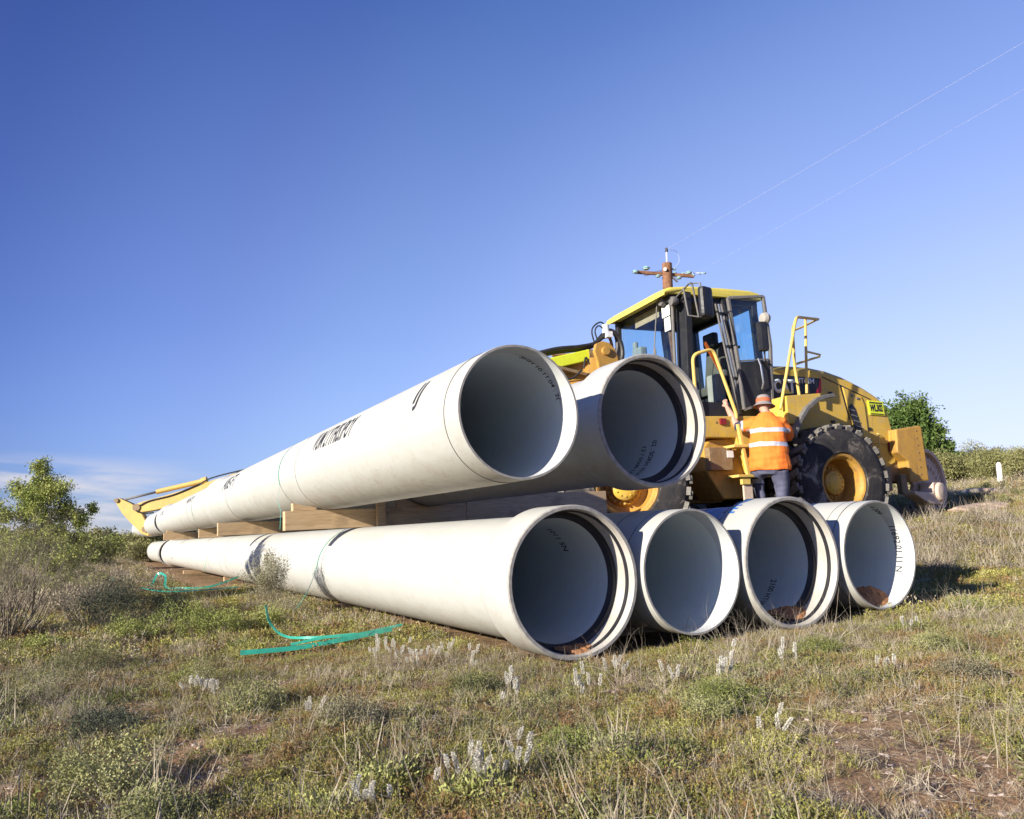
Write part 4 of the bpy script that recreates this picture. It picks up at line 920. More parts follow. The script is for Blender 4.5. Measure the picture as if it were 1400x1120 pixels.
# ------------------------------------------------------------------ excavator far behind
ex = empty('excavator', Matrix.Translation((-11.0, 33.5, float(ground(-11, 33.5)))), 'yellow excavator boom and folded arm reaching out beyond the far end of the pipe stack', 'excavator')
def E_(x, y, z): return Vector((x + 11.0, y - 33.5, z - float(ground(-11, 33.5))))
def plate(name, pts, th, mat, parent):
    b = MB(); n = len(pts); vs = [E_(x, y - th / 2, z) for x, y, z in pts] + [E_(x, y + th / 2, z) for x, y, z in pts]
    b.add(vs, [tuple(range(n)), tuple(range(2 * n - 1, n - 1, -1))] + [(i, i + n, (i + 1) % n + n, (i + 1) % n) for i in range(n)]); return b.build(name, M[mat], parent, bevel=.02)
Y = 32.2
plate('boom', [(-15.05, Y, 1.62), (-14.8, Y, 1.72), (-14.2, Y, 1.88), (-13.3, Y, 2.15), (-12.4, Y, 2.45), (-10.5, Y, 3.1), (-9.0, Y, 3.3), (-8.2, Y, 2.9), (-7.8, Y, 2.0), (-8.3, Y, 1.9), (-9.2, Y, 2.55), (-10.5, Y, 2.5), (-12.4, Y, 1.9), (-13.4, Y, 1.58), (-14.3, Y, 1.38), (-15.0, Y, 1.27)], .42, 'paleyellow', ex)
plate('stick', [(-15.95, Y, 1.78), (-15.75, Y, 1.86), (-15.3, Y, 1.66), (-14.95, Y, 1.45), (-14.75, Y, 1.15), (-14.4, Y, .5), (-14.5, Y, .35), (-14.75, Y, .45), (-15.2, Y, .85), (-15.6, Y, 1.25)], .36, 'paleyellow', ex)
b = MB(); b.tube([E_(-15.85, Y, 1.75), E_(-14.3, Y, 2.13)], .045, 8); b.build('cylinder_rod', M['cabgrey'], ex)
b = MB(); b.tube([E_(-14.35, Y, 2.12), E_(-12.5, Y, 2.56)], .10, 10); b.tube([E_(-12.55, Y, 2.55), E_(-12.35, Y, 2.60)], .14, 10); b.build('cylinder_barrel', M['paleyellow'], ex)
for (x_, z_, h_, r_) in ((-15.02, 1.48, .26, .15), (-15.85, 1.76, .24, .09), (-14.62, .62, .24, .12)):
    b = MB(); b.tube([E_(x_, Y - h_, z_), E_(x_, Y + h_, z_)], r_, 14); b.build('pivot_pin', M['brownsteel'], ex)
b = MB(); b.tube(catmull([E_(-14.9, Y - .24, 1.55), E_(-14.5, Y - .24, 1.75), E_(-13.6, Y - .24, 1.98), E_(-12.6, Y - .24, 2.4), E_(-11.8, Y - .24, 2.75), E_(-9, Y - .24, 3.4)], 5), .028, 6); b.tube(catmull([E_(-15.0, Y - .26, 1.35), E_(-14.7, Y - .26, 1.25), E_(-14.3, Y - .26, 1.28)], 5), .035, 6); b.build('hose', M['hose'], ex)
b = MB(); b.box(E_(-6.6, Y + .6, 1.9), (3.0, 2.4, 1.1)); b.box(E_(-5.4, Y + .6, 2.2), (.9, 2.4, 1.5)); b.build('engine_house', M['yellow'], ex, bevel=.08)
b = MB(); b.box(E_(-7.5, Y - .1, 2.5), (1.3, 1.0, 1.6)); b.build('cab', M['black'], ex, bevel=.08)
for k in (-1, 1):
    b = MB(); g0 = float(ground(-7, 33)); pts = [(-8.7, g0 + .45), (-8.5, g0 + .1), (-8.1, g0), (-5.3, g0), (-4.9, g0 + .1), (-4.7, g0 + .45), (-4.9, g0 + .8), (-8.5, g0 + .8)]; n = 8; yy = Y + .6 + k * 1.0
    vs = [E_(x, yy - .28, z) for x, z in pts] + [E_(x, yy + .28, z) for x, z in pts]; b.add(vs, [tuple(range(n)), tuple(range(2 * n - 1, n - 1, -1))] + [(i, i + n, (i + 1) % n + n, (i + 1) % n) for i in range(n)]); b.build('track', M['black'], ex, bevel=.03)
b = MB(); b.box(E_(-6.8, Y + .6, g0 + .85 + .2), (1.6, 1.6, .7)); b.build('turntable', M['brownsteel'], ex)

# rocks and clods right of the loader
for i, (x, y, q, lab) in enumerate(((8.3, 14.3, .34, 'long flat pinkish rock right of the cutting wheel'), (8.9, 14.9, .28, 'flat pinkish rock at the right edge, beside the longest one'), (7.6, 13.2, .2, 'small clod of earth in front of the cutting wheel'), (10.8, 18.2, .4, 'pale rock slab in front of the marker post'), (12.6, 19.0, .38, 'pale rock slab right of the marker post'), (9.6, 16.8, .3, 'pale clod between the wheel and the marker post'), (7.0, 12.9, .16, 'smallest clod under the cutting wheel'))):
    bm = bmesh.new(); bmesh.ops.create_icosphere(bm, subdivisions=4, radius=q)
    for v in bm.verts: c_ = v.co / q; v.co *= 1 + .32 * noise.noise(c_ * 1.3 + Vector((i * 5, 0, 0))) + .12 * noise.noise(c_ * 4 + Vector((0, i, 0))) + .04 * noise.noise(c_ * 12); v.co.z *= .38; v.co.x *= 1.5
    me = bpy.data.meshes.new('rock'); bm.to_mesh(me); bm.free(); me.polygons.foreach_set('use_smooth', [True] * len(me.polygons)); o = link('rock', me, None, M['rock'], (x, y, float(ground(x, y)) + q * .1)); tag(o, lab, 'rock', 'rocks and clods on the rough ground')
# white marker post
pz = float(ground(13.2, 21.5)); b = MB(); b.prism([(-.05, -.2), (.05, -.2), (.05, .60), (.0, .66), (-.05, .60)], -.04, .04); o = b.build('marker_post', M['white'], None, bevel=.006); o.location = (13.2, 21.5, pz); tag(o, 'short white marker post standing alone on the rough ground at right', 'post')

# soil heaps in pipe mouths
def heap(c, rx, ry, h, label, seed, tilt=0):
    n = 40; V = []; F = []
    for i in range(n):
        for j in range(n):
            u = -1 + 2 * i / (n - 1); v = -1 + 2 * j / (n - 1); d = min(1, math.hypot(u, v)); z = h * (1 - d * d) * (1 + tilt * u) + .03 * noise.noise(Vector((u * 6 + seed, v * 6, 0))) * (1 - d) + .02 * noise.noise(Vector((u * 15 + seed, v * 15, 3))) * (1 - d * .8)
            x = u * rx; zb = RI - math.sqrt(max(.01, RI * RI - min(abs(x), .38) ** 2)); V.append((x, v * ry, zb + max(0, z) + .001 - .02 * (d >= 1)))
    for i in range(n - 1):
        for j in range(n - 1): a = i * n + j; F.append((a, a + n, a + n + 1, a + 1))
    o = link('soil_heap', np_mesh('soil_heap', V, F, smooth=True), None, M['redsoil']); o.matrix_world = SM(*c); return tag(o, label, 'soil', 'soil heaps in the pipe mouths')
heap((2.95, .22, -RI), .24, .21, .13, 'crumbly orange soil heap inside the mouth of the rightmost bottom pipe', 1, .3)
heap((2.02, .22, -RI), .2, .16, .045, 'thin orange soil smear inside the socket mouth of the third bottom pipe', 5, .5)
heap((.08, .16, -RSI + .01), .16, .12, .02, 'thin trace of orange soil in the nearest socket mouth', 9)

# ------------------------------------------------------------------ plants
def quads(C, D, Nn, ln, wd):
    """leaf-shaped quads: centre, direction, side vectors (arrays)"""
    C = np.asarray(C); D = D / np.linalg.norm(D, axis=1, keepdims=True); S_ = np.cross(D, Nn); S_ /= (np.linalg.norm(S_, axis=1, keepdims=True) + 1e-9)
    ln = np.asarray(ln).reshape(-1, 1); wd = np.asarray(wd).reshape(-1, 1)
    a = C; b_ = C + D * ln * .5 + S_ * wd * .5; c = C + D * ln; d = C + D * ln * .5 - S_ * wd * .5
    V = np.stack([a, b_, c, d], 1).reshape(-1, 3); F = np.arange(len(V)).reshape(-1, 4); return V, F
def rdir(n, r=rng): v = r.normal(size=(n, 3)); return v / np.linalg.norm(v, axis=1, keepdims=True)
def twig_mesh(name, segs):
    """segs: (a, b, ra, rb) -> 3-sided tapered sticks"""
    A = np.array([s[0] for s in segs], float); B = np.array([s[1] for s in segs], float); ra = np.array([s[2] for s in segs])[:, None]; rb = np.array([s[3] for s in segs])[:, None]
    t = B - A; t /= np.linalg.norm(t, axis=1, keepdims=True) + 1e-9; u = np.cross(t, [.3, .5, .81]); u /= np.linalg.norm(u, axis=1, keepdims=True) + 1e-9; w = np.cross(t, u)
    vs = []
    for base, r in ((A, ra), (B, rb)):
        for k in range(3): a = 2 * PI * k / 3; vs.append(base + (u * math.cos(a) + w * math.sin(a)) * r)
    V = np.stack(vs, 1).reshape(-1, 3); n = len(A); i = np.arange(n)[:, None] * 6
    F = np.concatenate([np.concatenate([i + k, i + (k + 1) % 3, i + 3 + (k + 1) % 3, i + 3 + k], 1) for k in range(3)]); return np_mesh(name, V, F, smooth=True)
def grow(segs, tips, p, d, ln, r, depth, kids, spread, rnd, up=.15, nseg=3, shrink=.62):
    p = np.array(p, float); d = np.array(d, float); d /= np.linalg.norm(d)
    for k in range(nseg):
        d2 = d + rnd.normal(size=3) * .16 + np.array([0, 0, up * .3]); d2 /= np.linalg.norm(d2); q = p + d2 * ln / nseg; r2 = r * (1 - .28 / 1)
        segs.append((p, q, r, r2)); 
        if depth > 0 and k > 0:
            for _ in range(kids if k == nseg - 1 else max(1, kids // 2)):
                dd = d2 + rnd.normal(size=3) * spread + np.array([0, 0, up]); grow(segs, tips, q, dd, ln * shrink * rnd.uniform(.7, 1.2), r2 * .62, depth - 1, kids, spread, rnd, up, nseg, shrink)
        p, d, r = q, d2, r2
        tips.append((q, d2, depth))
def shrub(name, label, cat, x, y, h, w, leaf, n_stem=9, depth=2, kids=3, r=.006, leaf_n=4000, leaf_l=.02, leaf_w=.007, twig='twig', group=None, spread=.5, seed=1, up=.25, zoff=0, cluster=.03, lean=(0, 0)):
    rnd = np.random.default_rng(seed); segs = []; tips = []
    for i in range(n_stem):
        a = rnd.uniform(0, 2 * PI); rr = rnd.uniform(0, 1) ** .5; d = np.array([math.cos(a) * rr * w * .5 / h + lean[0], math.sin(a) * rr * w * .5 / h + lean[1], 1])
        grow(segs, tips, (math.cos(a) * rr * w * .12, math.sin(a) * rr * w * .12, -.03), d, h * .62 * rnd.uniform(.7, 1.1), r, depth, kids, spread, rnd, up)
    z = float(ground(x, y)); e = empty(name, Matrix.Translation((x, y, z + zoff)), label, cat, group)
    link('stem', twig_mesh('stem', segs), e, M[twig])
    if leaf_n:
        T = [t for t in tips if t[2] <= max(0, depth - 1)]; P = np.array([t[0] for t in T]); Dn = np.array([t[1] for t in T]); k = rnd.integers(0, len(P), leaf_n)
        C = P[k] + rnd.normal(size=(leaf_n, 3)) * cluster; D = Dn[k] * .6 + rdir(leaf_n, rnd); V, F = quads(C, D, rdir(leaf_n, rnd), rnd.uniform(.6, 1.3, leaf_n) * leaf_l, rnd.uniform(.7, 1.2, leaf_n) * leaf_w)
        link('foliage', np_mesh('foliage', V, F), e, M[leaf])
    return e
def tree(label, x, y, trunk_h, clusters, leaf, leaf_n, ll, lw, seed, group=None, trunk_r=.05, twigs=14, name='tree'):
    rnd = np.random.default_rng(seed); z = float(ground(x, y)); e = empty(name, Matrix.Translation((x, y, z)), label, 'tree', group); segs = []; VV_ = []; FF = []; off = 0
    top = np.array([0, 0, trunk_h]); p = np.array([0, 0, -.1]); k = 6
    for i in range(k): q = p + np.array([rnd.normal() * .02, rnd.normal() * .02, (trunk_h + .1) / k]); segs.append((p, q, trunk_r * (1 - i * .07), trunk_r * (1 - (i + 1) * .07))); p = q
    tot = sum(c[3] ** 2 for c in clusters)
    for (cx, cy, cz, cr) in clusters:
        c = np.array([cx, cy, cz]); st = np.array([0, 0, trunk_h * rnd.uniform(.5, 1)]); pp = st; n = 5; rr = trunk_r * .5
        for i in range(n): q = st + (c - st) * (i + 1) / n + rnd.normal(size=3) * .04 * np.linalg.norm(c - st) * (i < n - 1); segs.append((pp, q, rr, rr * .75)); pp = q; rr *= .75
        T = []
        for i in range(twigs):
            d = rdir(1, rnd)[0]; d[2] = d[2] * .8 + .2; tip = c + d * cr * rnd.uniform(.5, 1.05); mid = (c + tip) / 2 + rnd.normal(size=3) * cr * .12; segs.append((c, mid, rr, rr * .6)); segs.append((mid, tip, rr * .6, rr * .3)); T += [mid, tip, (mid + tip) / 2]
        T = np.array(T); m = int(leaf_n * cr * cr / tot); kk = rnd.integers(0, len(T), m); C = T[kk] + rnd.normal(size=(m, 3)) * cr * .17; D = rdir(m, rnd) + np.array([0, 0, -.1])
        V, F = quads(C, D, rdir(m, rnd), rnd.uniform(.6, 1.3, m) * ll, rnd.uniform(.7, 1.2, m) * lw); VV_.append(V); FF.append(F + off); off += len(V)
    link('trunk', twig_mesh('trunk', segs), e, M['bark']); link('crown', np_mesh('crown', np.concatenate(VV_), np.concatenate(FF)), e, M[leaf]); return e

# light green young tree at the left and its neighbour at the frame edge
tree('light green young tree with a pointed top, left of the pipe stack', -6.45, 10.95, 1.15,
     [(-.03, 0, 2.02, .16), (.02, 0, 1.78, .24), (-.25, .1, 1.62, .26), (.22, -.1, 1.62, .26), (.02, -.15, 1.45, .30), (-.35, -.05, 1.35, .24), (.38, .05, 1.38, .24), (.58, 0, 1.28, .17), (.70, .05, 1.46, .10), (.0, .1, 1.15, .26), (-.36, .1, 1.05, .22), (.33, -.1, 1.10, .2), (.55, 0, 1.05, .13), (-.1, -.1, .85, .28), (.25, -.1, .75, .26), (-.4, 0, .75, .24), (.5, 0, .75, .18)], 'treeleaf', 30000, .042, .016, 3, trunk_r=.028)
tree('light green young tree cut by the left edge of the view', -7.45, 11.1, 1.0, [(.1, 0, 1.75, .2), (.0, 0, 1.5, .3), (.1, .1, 1.2, .3), (.3, 0, 1.45, .15), (-.3, 0, 1.3, .3), (.1, 0, .9, .3), (.3, 0, .7, .25)], 'treeleaf', 13000, .045, .016, 4, trunk_r=.03)
# dense tree behind the loader
gz = float(ground(19.3, 37.0))
tree('dense dark green round tree behind the loader, at right', 18.2, 35.8, 1.8, [(-.6, 0, 6.1 - gz, 1.0), (.2, 0, 6.0 - gz, .85), (-1.1, 0, 5.3 - gz, 1.1), (0, -.2, 5.2 - gz, 1.2), (.7, 0, 5.1 - gz, .7), (-1.0, 0, 4.2 - gz, 1.2), (.2, 0, 4.2 - gz, 1.1), (.9, 0, 4.3 - gz, .7), (1.5, 0, 4.5 - gz, .45), (1.6, 0, 4.0 - gz, .45), (.8, 0, 3.6 - gz, .8)], 'greenleaf', 26000, .17, .08, 5, trunk_r=.16)

# grey dead brush, dark bush, pale saltbush mounds at left
shrub('dead_brush', 'big grey leafless brush at the left edge under the young trees', 'shrub', -5.25, 8.5, 1.3, 1.3, None, 80, 3, 3, .008, 0, seed=21, spread=.42, up=.15)
shrub('dead_brush', 'grey leafless brush behind the dark bush, right of the biggest brush', 'shrub', -4.75, 9.3, .85, 1.1, None, 50, 3, 3, .007, 0, seed=22, spread=.45, up=.1)
shrub('dark_bush', 'dark grey-green bush between dead brush and pipe stack', 'shrub', -4.25, 8.9, .52, 1.0, 'darkbush', 22, 2, 4, .005, 9000, .022, .008, seed=23, spread=.6, cluster=.04)
shrub('dark_bush', 'smaller dark bush right of the bigger dark one', 'shrub', -3.8, 9.0, .34, .8, 'darkbush', 16, 2, 4, .004, 6000, .022, .008, seed=24, spread=.6, cluster=.04)
for i, (x, y, h, w, lab) in enumerate(((-3.55, 7.75, .32, .6, 'leftmost pale saltbush mound below the dark bush'), (-3.15, 7.9, .38, .7, 'tallest pale yellow-green saltbush mound, second from left'), (-2.75, 7.75, .32, .6, 'third pale saltbush mound in the row below the dark bush'), (-2.35, 7.95, .30, .55, 'rightmost pale saltbush mound, nearest the curled strap'), (-4.2, 7.4, .22, .7, 'low bright green mound under the grey brush at left'))):
    shrub('saltbush', lab, 'shrub', x, y, h, w, 'lightbush', 22, 1, 5, .003, 3800, .020, .009, seed=30 + i, spread=.5, cluster=.02, group='low saltbush mounds at left')
shrub('olive_shrub', 'upright olive-grey shrub against the side of the bottom pipe', 'shrub', -2.72, 9.0, .66, .42, 'olive', 26, 2, 3, .004, 8000, .020, .007, seed=40, spread=.28, up=.6, cluster=.02)
shrub('olive_shrub', 'low sparse olive shrub right at the foot of the upright one', 'shrub', -2.35, 8.75, .34, .5, 'olive', 16, 2, 3, .0035, 2600, .018, .006, seed=41, spread=.5, up=.2, cluster=.025)
shrub('twiggy_bush', 'grey twiggy bush with dark base in the left foreground', 'shrub', -2.72, 4.95, .30, .5, 'saltbush', 26, 2, 4, .0028, 1800, .012, .005, seed=42, spread=.55, up=.1)
shrub('twiggy_bush', 'small twiggy bush right of the dark-based one in the left foreground', 'shrub', -1.95, 5.35, .22, .5, 'saltbush', 20, 2, 4, .0026, 2400, .012, .005, seed=43, spread=.55, up=.1)
shrub('twiggy_bush', 'grey dry twig bush against the bottom pipe collar', 'shrub', -.1, 4.95, .26, .8, None, 46, 3, 3, .0022, 0, seed=44, spread=.5, up=.1)
shrub('twiggy_bush', 'tangle of grey twigs below the nearest pipe, left of its mouth', 'shrub', -.6, 5.45, .26, 1.0, None, 54, 3, 3, .0022, 0, seed=45, spread=.55, up=.05)
shrub('twiggy_bush', 'dry twigs beside the ground timber and hanging strap', 'shrub', -1.6, 8.2, .20, .7, None, 22, 2, 4, .0028, 0, seed=46, spread=.6, up=.0)
shrub('green_mound', 'soft green leafy mound in the bottom left corner', 'shrub', -1.52, 3.2, .20, .55, 'saltbush', 34, 2, 4, .0022, 9000, .011, .006, seed=47, spread=.5, up=.2, cluster=.016)
shrub('green_mound', 'second soft green mound at the very bottom left', 'shrub', -1.15, 2.75, .14, .4, 'saltbush', 24, 2, 4, .002, 5000, .010, .0055, seed=48, spread=.5, up=.2, cluster=.016)
shrub('green_mound', 'small green mound in the bottom middle', 'shrub', .62, 3.15, .09, .35, 'saltbush', 20, 1, 5, .002, 3000, .010, .005, seed=49, spread=.5, up=.2, cluster=.014)

FB = [(-2.2, 4.3, .20, .45, 'twig', None, 'grey twiggy clump in the left foreground, nearest the frame edge'), (-1.45, 4.55, .17, .4, 'saltbush', 'saltbush', 'grey-green clump left of centre, below the wide strap'), (-.75, 3.9, .13, .35, 'olive', 'olive', 'low olive clump in the centre-left foreground'), (.25, 3.3, .12, .35, 'cushgreen', 'cushgreen', 'low yellow-green clump in the centre foreground'), (1.0, 3.95, .15, .35, 'cushgreen', 'cushgreen', 'bright green clump beside the forked pale twig'), (.85, 3.6, .12, .35, 'saltbush', 'saltbush', 'blue-grey clump at the foot of the forked pale twig'),
      (-3.2, 6.2, .24, .6, 'saltbush', 'saltbush', 'broad grey-green bush at the left, in front of the bright mound'), (-2.6, 6.6, .2, .5, 'twig', None, 'grey dry clump between the broad bush and the curled strap'), (-1.9, 3.9, .16, .4, 'darkbush', 'darkbush', 'dark clump between the twiggy bush and the soft green mound'), (1.9, 5.0, .14, .4, 'cushgreen', 'cushgreen', 'yellow-green clump below the third pipe mouth'), (2.6, 5.0, .15, .45, 'saltbush', 'saltbush', 'grey-green clump on the slope at right'), (2.2, 4.0, .12, .4, 'olive', 'olive', 'olive clump beside the bare soil at right'),
      (3.7, 6.6, .16, .5, 'cushgreen', 'cushgreen', 'green clump at the right end of the pipe shadow'), (-.2, 4.6, .14, .4, 'saltbush', 'saltbush', 'grey-green clump just below the nearest collar'), (-.35, 5.0, .16, .5, 'twig', None, 'dry grey clump among white flowers below the pipe belly'), (1.3, 4.75, .15, .35, 'twig', None, 'dry grey clump below the second pipe mouth')]
for i, (x, y, h, w_, mt, lf, lab) in enumerate(FB): shrub('low_clump', lab, 'shrub', x, y, h, w_, mt if lf else None, 34, 2, 4, .0022, 0 if not lf else 7000, .011, .0045, seed=150 + i, spread=.55, up=.12, cluster=.018, group='low clumps in the foreground')
# white woolly flower clumps
def flowers(x, y, n, h, label, seed):
    rnd = np.random.default_rng(seed); segs = []; C = []; D = []
    for i in range(n):
        bx, by = rnd.normal(size=2) * .035; d = np.array([rnd.normal() * .22, rnd.normal() * .22, 1]); hh = h * rnd.uniform(.6, 1.1); t = np.array([bx, by, 0]) + d * hh * rnd.uniform(.6, 1.15); segs.append((np.array([bx, by, -.02]), t, .0016, .0013)); L_ = rnd.uniform(.035, .07)
        m = 240; u = rnd.uniform(0, 1, m); a = rnd.uniform(0, 2 * PI, m); rr = .011 * np.sin(PI * (.12 + .8 * u)) ; dn = d / np.linalg.norm(d)
        base = t[None] - dn[None] * .01 + dn[None] * (u * L_)[:, None]; out = np.stack([np.cos(a), np.sin(a), np.full(m, .55)], 1); C.append(base + out * rr[:, None] * .3); D.append(out)
    e = empty('woolly_flower', Matrix.Translation((x, y, float(ground(x, y)))), label, 'flower', 'white woolly flower spikes'); link('stem', twig_mesh('stem', segs), e, M['dry'])
    C = np.concatenate(C); V, F = quads(C, np.concatenate(D), rdir(len(C), rnd), rnd.uniform(.7, 1.2, len(C)) * .009, rnd.uniform(.7, 1.2, len(C)) * .0034); link('flower_head', np_mesh('flower_head', V, F), e, M['flower'])
FL = [(0.0, 4.15, 9, .15, 'white flower clump standing alone below the nearest pipe mouth'), (1.08, 4.25, 8, .20, 'tall white flower clump below the second pipe mouth'), (.36, 4.1, 7, .13, 'white flower clump left of the tall one'), (.60, 4.72, 8, .14, 'white flowers in the grass just under the nearest collar, right side'),
      (-.14, 2.85, 10, .12, 'white flower clump at the bottom edge, middle'), (.0, 2.95, 6, .12, 'white flower clump just right of the bottom middle one'), (-.46, 2.75, 8, .07, 'low white flowers at the bottom edge, left of middle'), (-.9, 5.7, 8, .16, 'leftmost white flower clump of the row under the doubled strap'), (-.78, 5.5, 9, .17, 'second white flower clump of the row under the doubled strap'),
      (-.6, 5.35, 9, .17, 'third white flower clump of the row under the strap end'), (-.45, 5.6, 7, .16, 'fourth white flower clump near the pipe belly'), (-.25, 5.2, 7, .15, 'rightmost white flower clump of the row by the twigs'), (-1.9, 5.0, 7, .13, 'white flower clump among dark twigs at left'), (-1.75, 4.9, 6, .12, 'white flower clump just right of the dark twigs'),
      (.85, 4.35, 5, .10, 'small white flower clump between two taller ones'), (1.55, 4.6, 5, .10, 'small white flower clump below the third pipe mouth'), (2.7, 5.5, 5, .12, 'white flower clump on the grass at right of the soil heap'), (1.02, 3.3, 4, .08, 'tiny white flowers in the lower right grass'), (-.98, 4.1, 4, .08, 'tiny white flowers left of centre'), (1.9, 4.3, 4, .08, 'tiny white flowers at right among bare soil')]
for i, f in enumerate(FL): flowers(*f, 60 + i)

# dry stalk clumps before the pipe mouths and in the foreground
def stalks(x, y, n, h, sp, label, seed, mat='stalk'):
    rnd = np.random.default_rng(seed); segs = []; tips = []
    for i in range(n):
        bx, by = rnd.normal(size=2) * sp; d = np.array([rnd.normal() * .55, rnd.normal() * .35, 1]); grow(segs, tips, (bx, by, -.02), d, h * rnd.uniform(.6, 1.5), .0024, 1, 2, .45, rnd, .1, 4, .4)
    e = link('dry_stalks', twig_mesh('dry_stalks', segs), None, M[mat], (x, y, float(ground(x, y)))); tag(e, label, 'dry plant', 'dry stalk clumps')
ST = [(.62, 4.55, 9, .22, .05, 'dry stalks rising across the nearest pipe mouth'), (1.35, 5.05, 12, .26, .08, 'dry stalks in front of the second pipe mouth, left part'), (1.55, 5.15, 12, .22, .08, 'dry stalks in front of the second pipe mouth, right part'), (1.8, 5.3, 12, .24, .07, 'dry stalks between the second and third pipes'), (2.15, 5.5, 9, .28, .08, 'tall dry stalks in front of the third pipe mouth'),
      (3.45, 6.2, 14, .24, .12, 'dry stalks right of the rightmost pipe'), (3.0, 5.9, 7, .16, .08, 'short dry stalks under the soil heap'), (.98, 3.55, 5, .22, .02, 'forked pale twig standing in the right foreground'), (-.35, 3.2, 5, .25, .06, 'bent dry stalks in the centre foreground'), (-.9, 3.6, 6, .2, .05, 'thin dry stalks left of centre in the foreground'),
      (1.55, 2.85, 6, .24, .06, 'blurred dry stalks at the bottom right corner'), (-1.25, 2.8, 4, .32, .04, 'tall blurred stalks at the bottom left'), (-.75, 4.6, 5, .2, .05, 'dry stalks above the centre-left grass')]
for i, s_ in enumerate(ST): stalks(s_[0], s_[1], int(s_[2] * 1.7), *s_[3:], 90 + i)

# ------------------------------------------------------------------ ground cover prototypes
PC = {}
def proto(coll, name, me, mat):
    if coll not in PC: PC[coll] = bpy.data.collections.new(coll)
    o = bpy.data.objects.new(name, me)
    for m_ in (mat if isinstance(mat, list) else [mat]): me.materials.append(m_)
    PC[coll].objects.link(o)
def herb_proto(i, n, h, w, lf, lfn=9, twigs=3):
    rnd = np.random.default_rng(200 + i); C = []; D = []; ln = []; wd = []; mi = []; tw = []
    for k in range(n):
        a = rnd.uniform(0, 2 * PI); rr = w * rnd.uniform(0, 1) ** .6; b0 = np.array([math.cos(a) * rr, math.sin(a) * rr, 0]); d = np.array([b0[0] * 4, b0[1] * 4, 1]) + rnd.normal(size=3) * .25; d /= np.linalg.norm(d); H = h * rnd.uniform(.5, 1.15)
        C.append(b0); D.append(d); ln.append(H); wd.append(.0022); mi.append(1)
        for j in range(lfn):
            t = .15 + .85 * (j + rnd.uniform()) / lfn; C.append(b0 + d * H * t); D.append(d * .9 + rdir(1, rnd)[0] * .9); ln.append(lf * rnd.uniform(.6, 1.3)); wd.append(lf * .36); mi.append(0)
    for k in range(twigs):
        b0 = np.array([*(rnd.normal(size=2) * w * .6), 0]); d = rnd.normal(size=3) * .6 + np.array([0, 0, 1]); C.append(b0); D.append(d); ln.append(h * rnd.uniform(.8, 1.7)); wd.append(.0024); mi.append(1)
    V, F = quads(np.array(C), np.array(D), rdir(len(C), rnd), ln, wd); return np_mesh('herb', V, F, mi)
for i in range(7): proto('herb', 'herb_tuft_%d' % i, herb_proto(i, 16 + i * 2, .05 + .008 * (i % 4), .05, .012, 8), [M['herb'], M['dry']])
for i in range(4): proto('drygrass', 'dry_tuft_%d' % i, herb_proto(20 + i, 14, .075, .045, .009, 2, 12), [M['dry'], M['twig']])
for i in range(4): proto('grey', 'grey_tuft_%d' % i, herb_proto(30 + i, 26, .06, .06, .011, 9, 4), [M['saltbush'], M['twig']])
for i in range(4):
    rnd = np.random.default_rng(260 + i); n_ = 26; V, F = quads(np.concatenate([rnd.normal(size=(n_, 2)) * .07, rnd.uniform(.002, .03, (n_, 1))], 1), np.concatenate([rnd.normal(size=(n_, 2)), rnd.normal(size=(n_, 1)) * .25], 1), rdir(n_, rnd), rnd.uniform(.02, .10, n_), rnd.uniform(.001, .0024, n_)); proto('litter', 'litter_%d' % i, np_mesh('litter', V, F), M['twig'])
for i in range(5): proto('farherb', 'far_tuft_%d' % i, herb_proto(40 + i, 40, .11, .15, .030, 7, 8), [M['herb'], M['dry']])
for i in range(4): proto('fardry', 'far_dry_%d' % i, herb_proto(50 + i, 40, .13, .16, .028, 4, 26), [M['dry'], M['twig']])
def bush_proto(i, n, w, h, lf):
    rnd = np.random.default_rng(300 + i); cl = [(rnd.normal() * w * .28, rnd.normal() * w * .28, h * rnd.uniform(.3, .8), rnd.uniform(.16, .30) * w) for _ in range(9)]; k = rnd.integers(0, 9, n); c = np.array(cl)[k]
    P = c[:, :3] + rdir(n, rnd) * (c[:, 3:4] * rnd.uniform(.5, 1.05, (n, 1))); P[:, 2] = np.abs(P[:, 2]); V, F = quads(P, rdir(n, rnd), rdir(n, rnd), rnd.uniform(.6, 1.4, n) * lf, rnd.uniform(.6, 1.2, n) * lf * .5); return np_mesh('bush', V, F)
for i in range(6): proto('scrub', 'scrub_bush_%d' % i, bush_proto(i, 2600, 1.0, .7, .075), M['scrubleaf'])
for i in range(5): proto('ridge', 'ridge_bush_%d' % i, bush_proto(20 + i, 9000, 1.0, .62, .036), M['scrubleaf'])
def cushion(i, n, w, h, lf):
    rnd = np.random.default_rng(500 + i); cl = np.array([(rnd.normal() * w * .35, rnd.normal() * w * .35, rnd.uniform(.25, .6) * h, rnd.uniform(.3, .55) * w) for _ in range(7)]); k = rnd.integers(0, 7, n); d = rdir(n, rnd); d[:, 2] = np.abs(d[:, 2]); P = cl[k, :3] * [1, 1, 0] + d * cl[k, 3:4] * np.array([1, 1, h / w * 1.3]) * rnd.uniform(.55, 1.08, (n, 1)); V, F = quads(P, d * .8 + rdir(n, rnd) * .7, rdir(n, rnd), rnd.uniform(.6, 1.4, n) * lf, rnd.uniform(.6, 1.2, n) * lf * .4); m = 26
    P2 = np.zeros((m, 3)); P2[:, :2] = rnd.normal(size=(m, 2)) * w * .4; V2, F2 = quads(P2, rdir(m, rnd) * .5 + [0, 0, .9], rdir(m, rnd), rnd.uniform(.8, 1.9, m) * h, np.full(m, .0028)); return np_mesh('cushion', np.concatenate([V, V2]), np.concatenate([F, F2 + len(V)]), [0] * n + [1] * m)
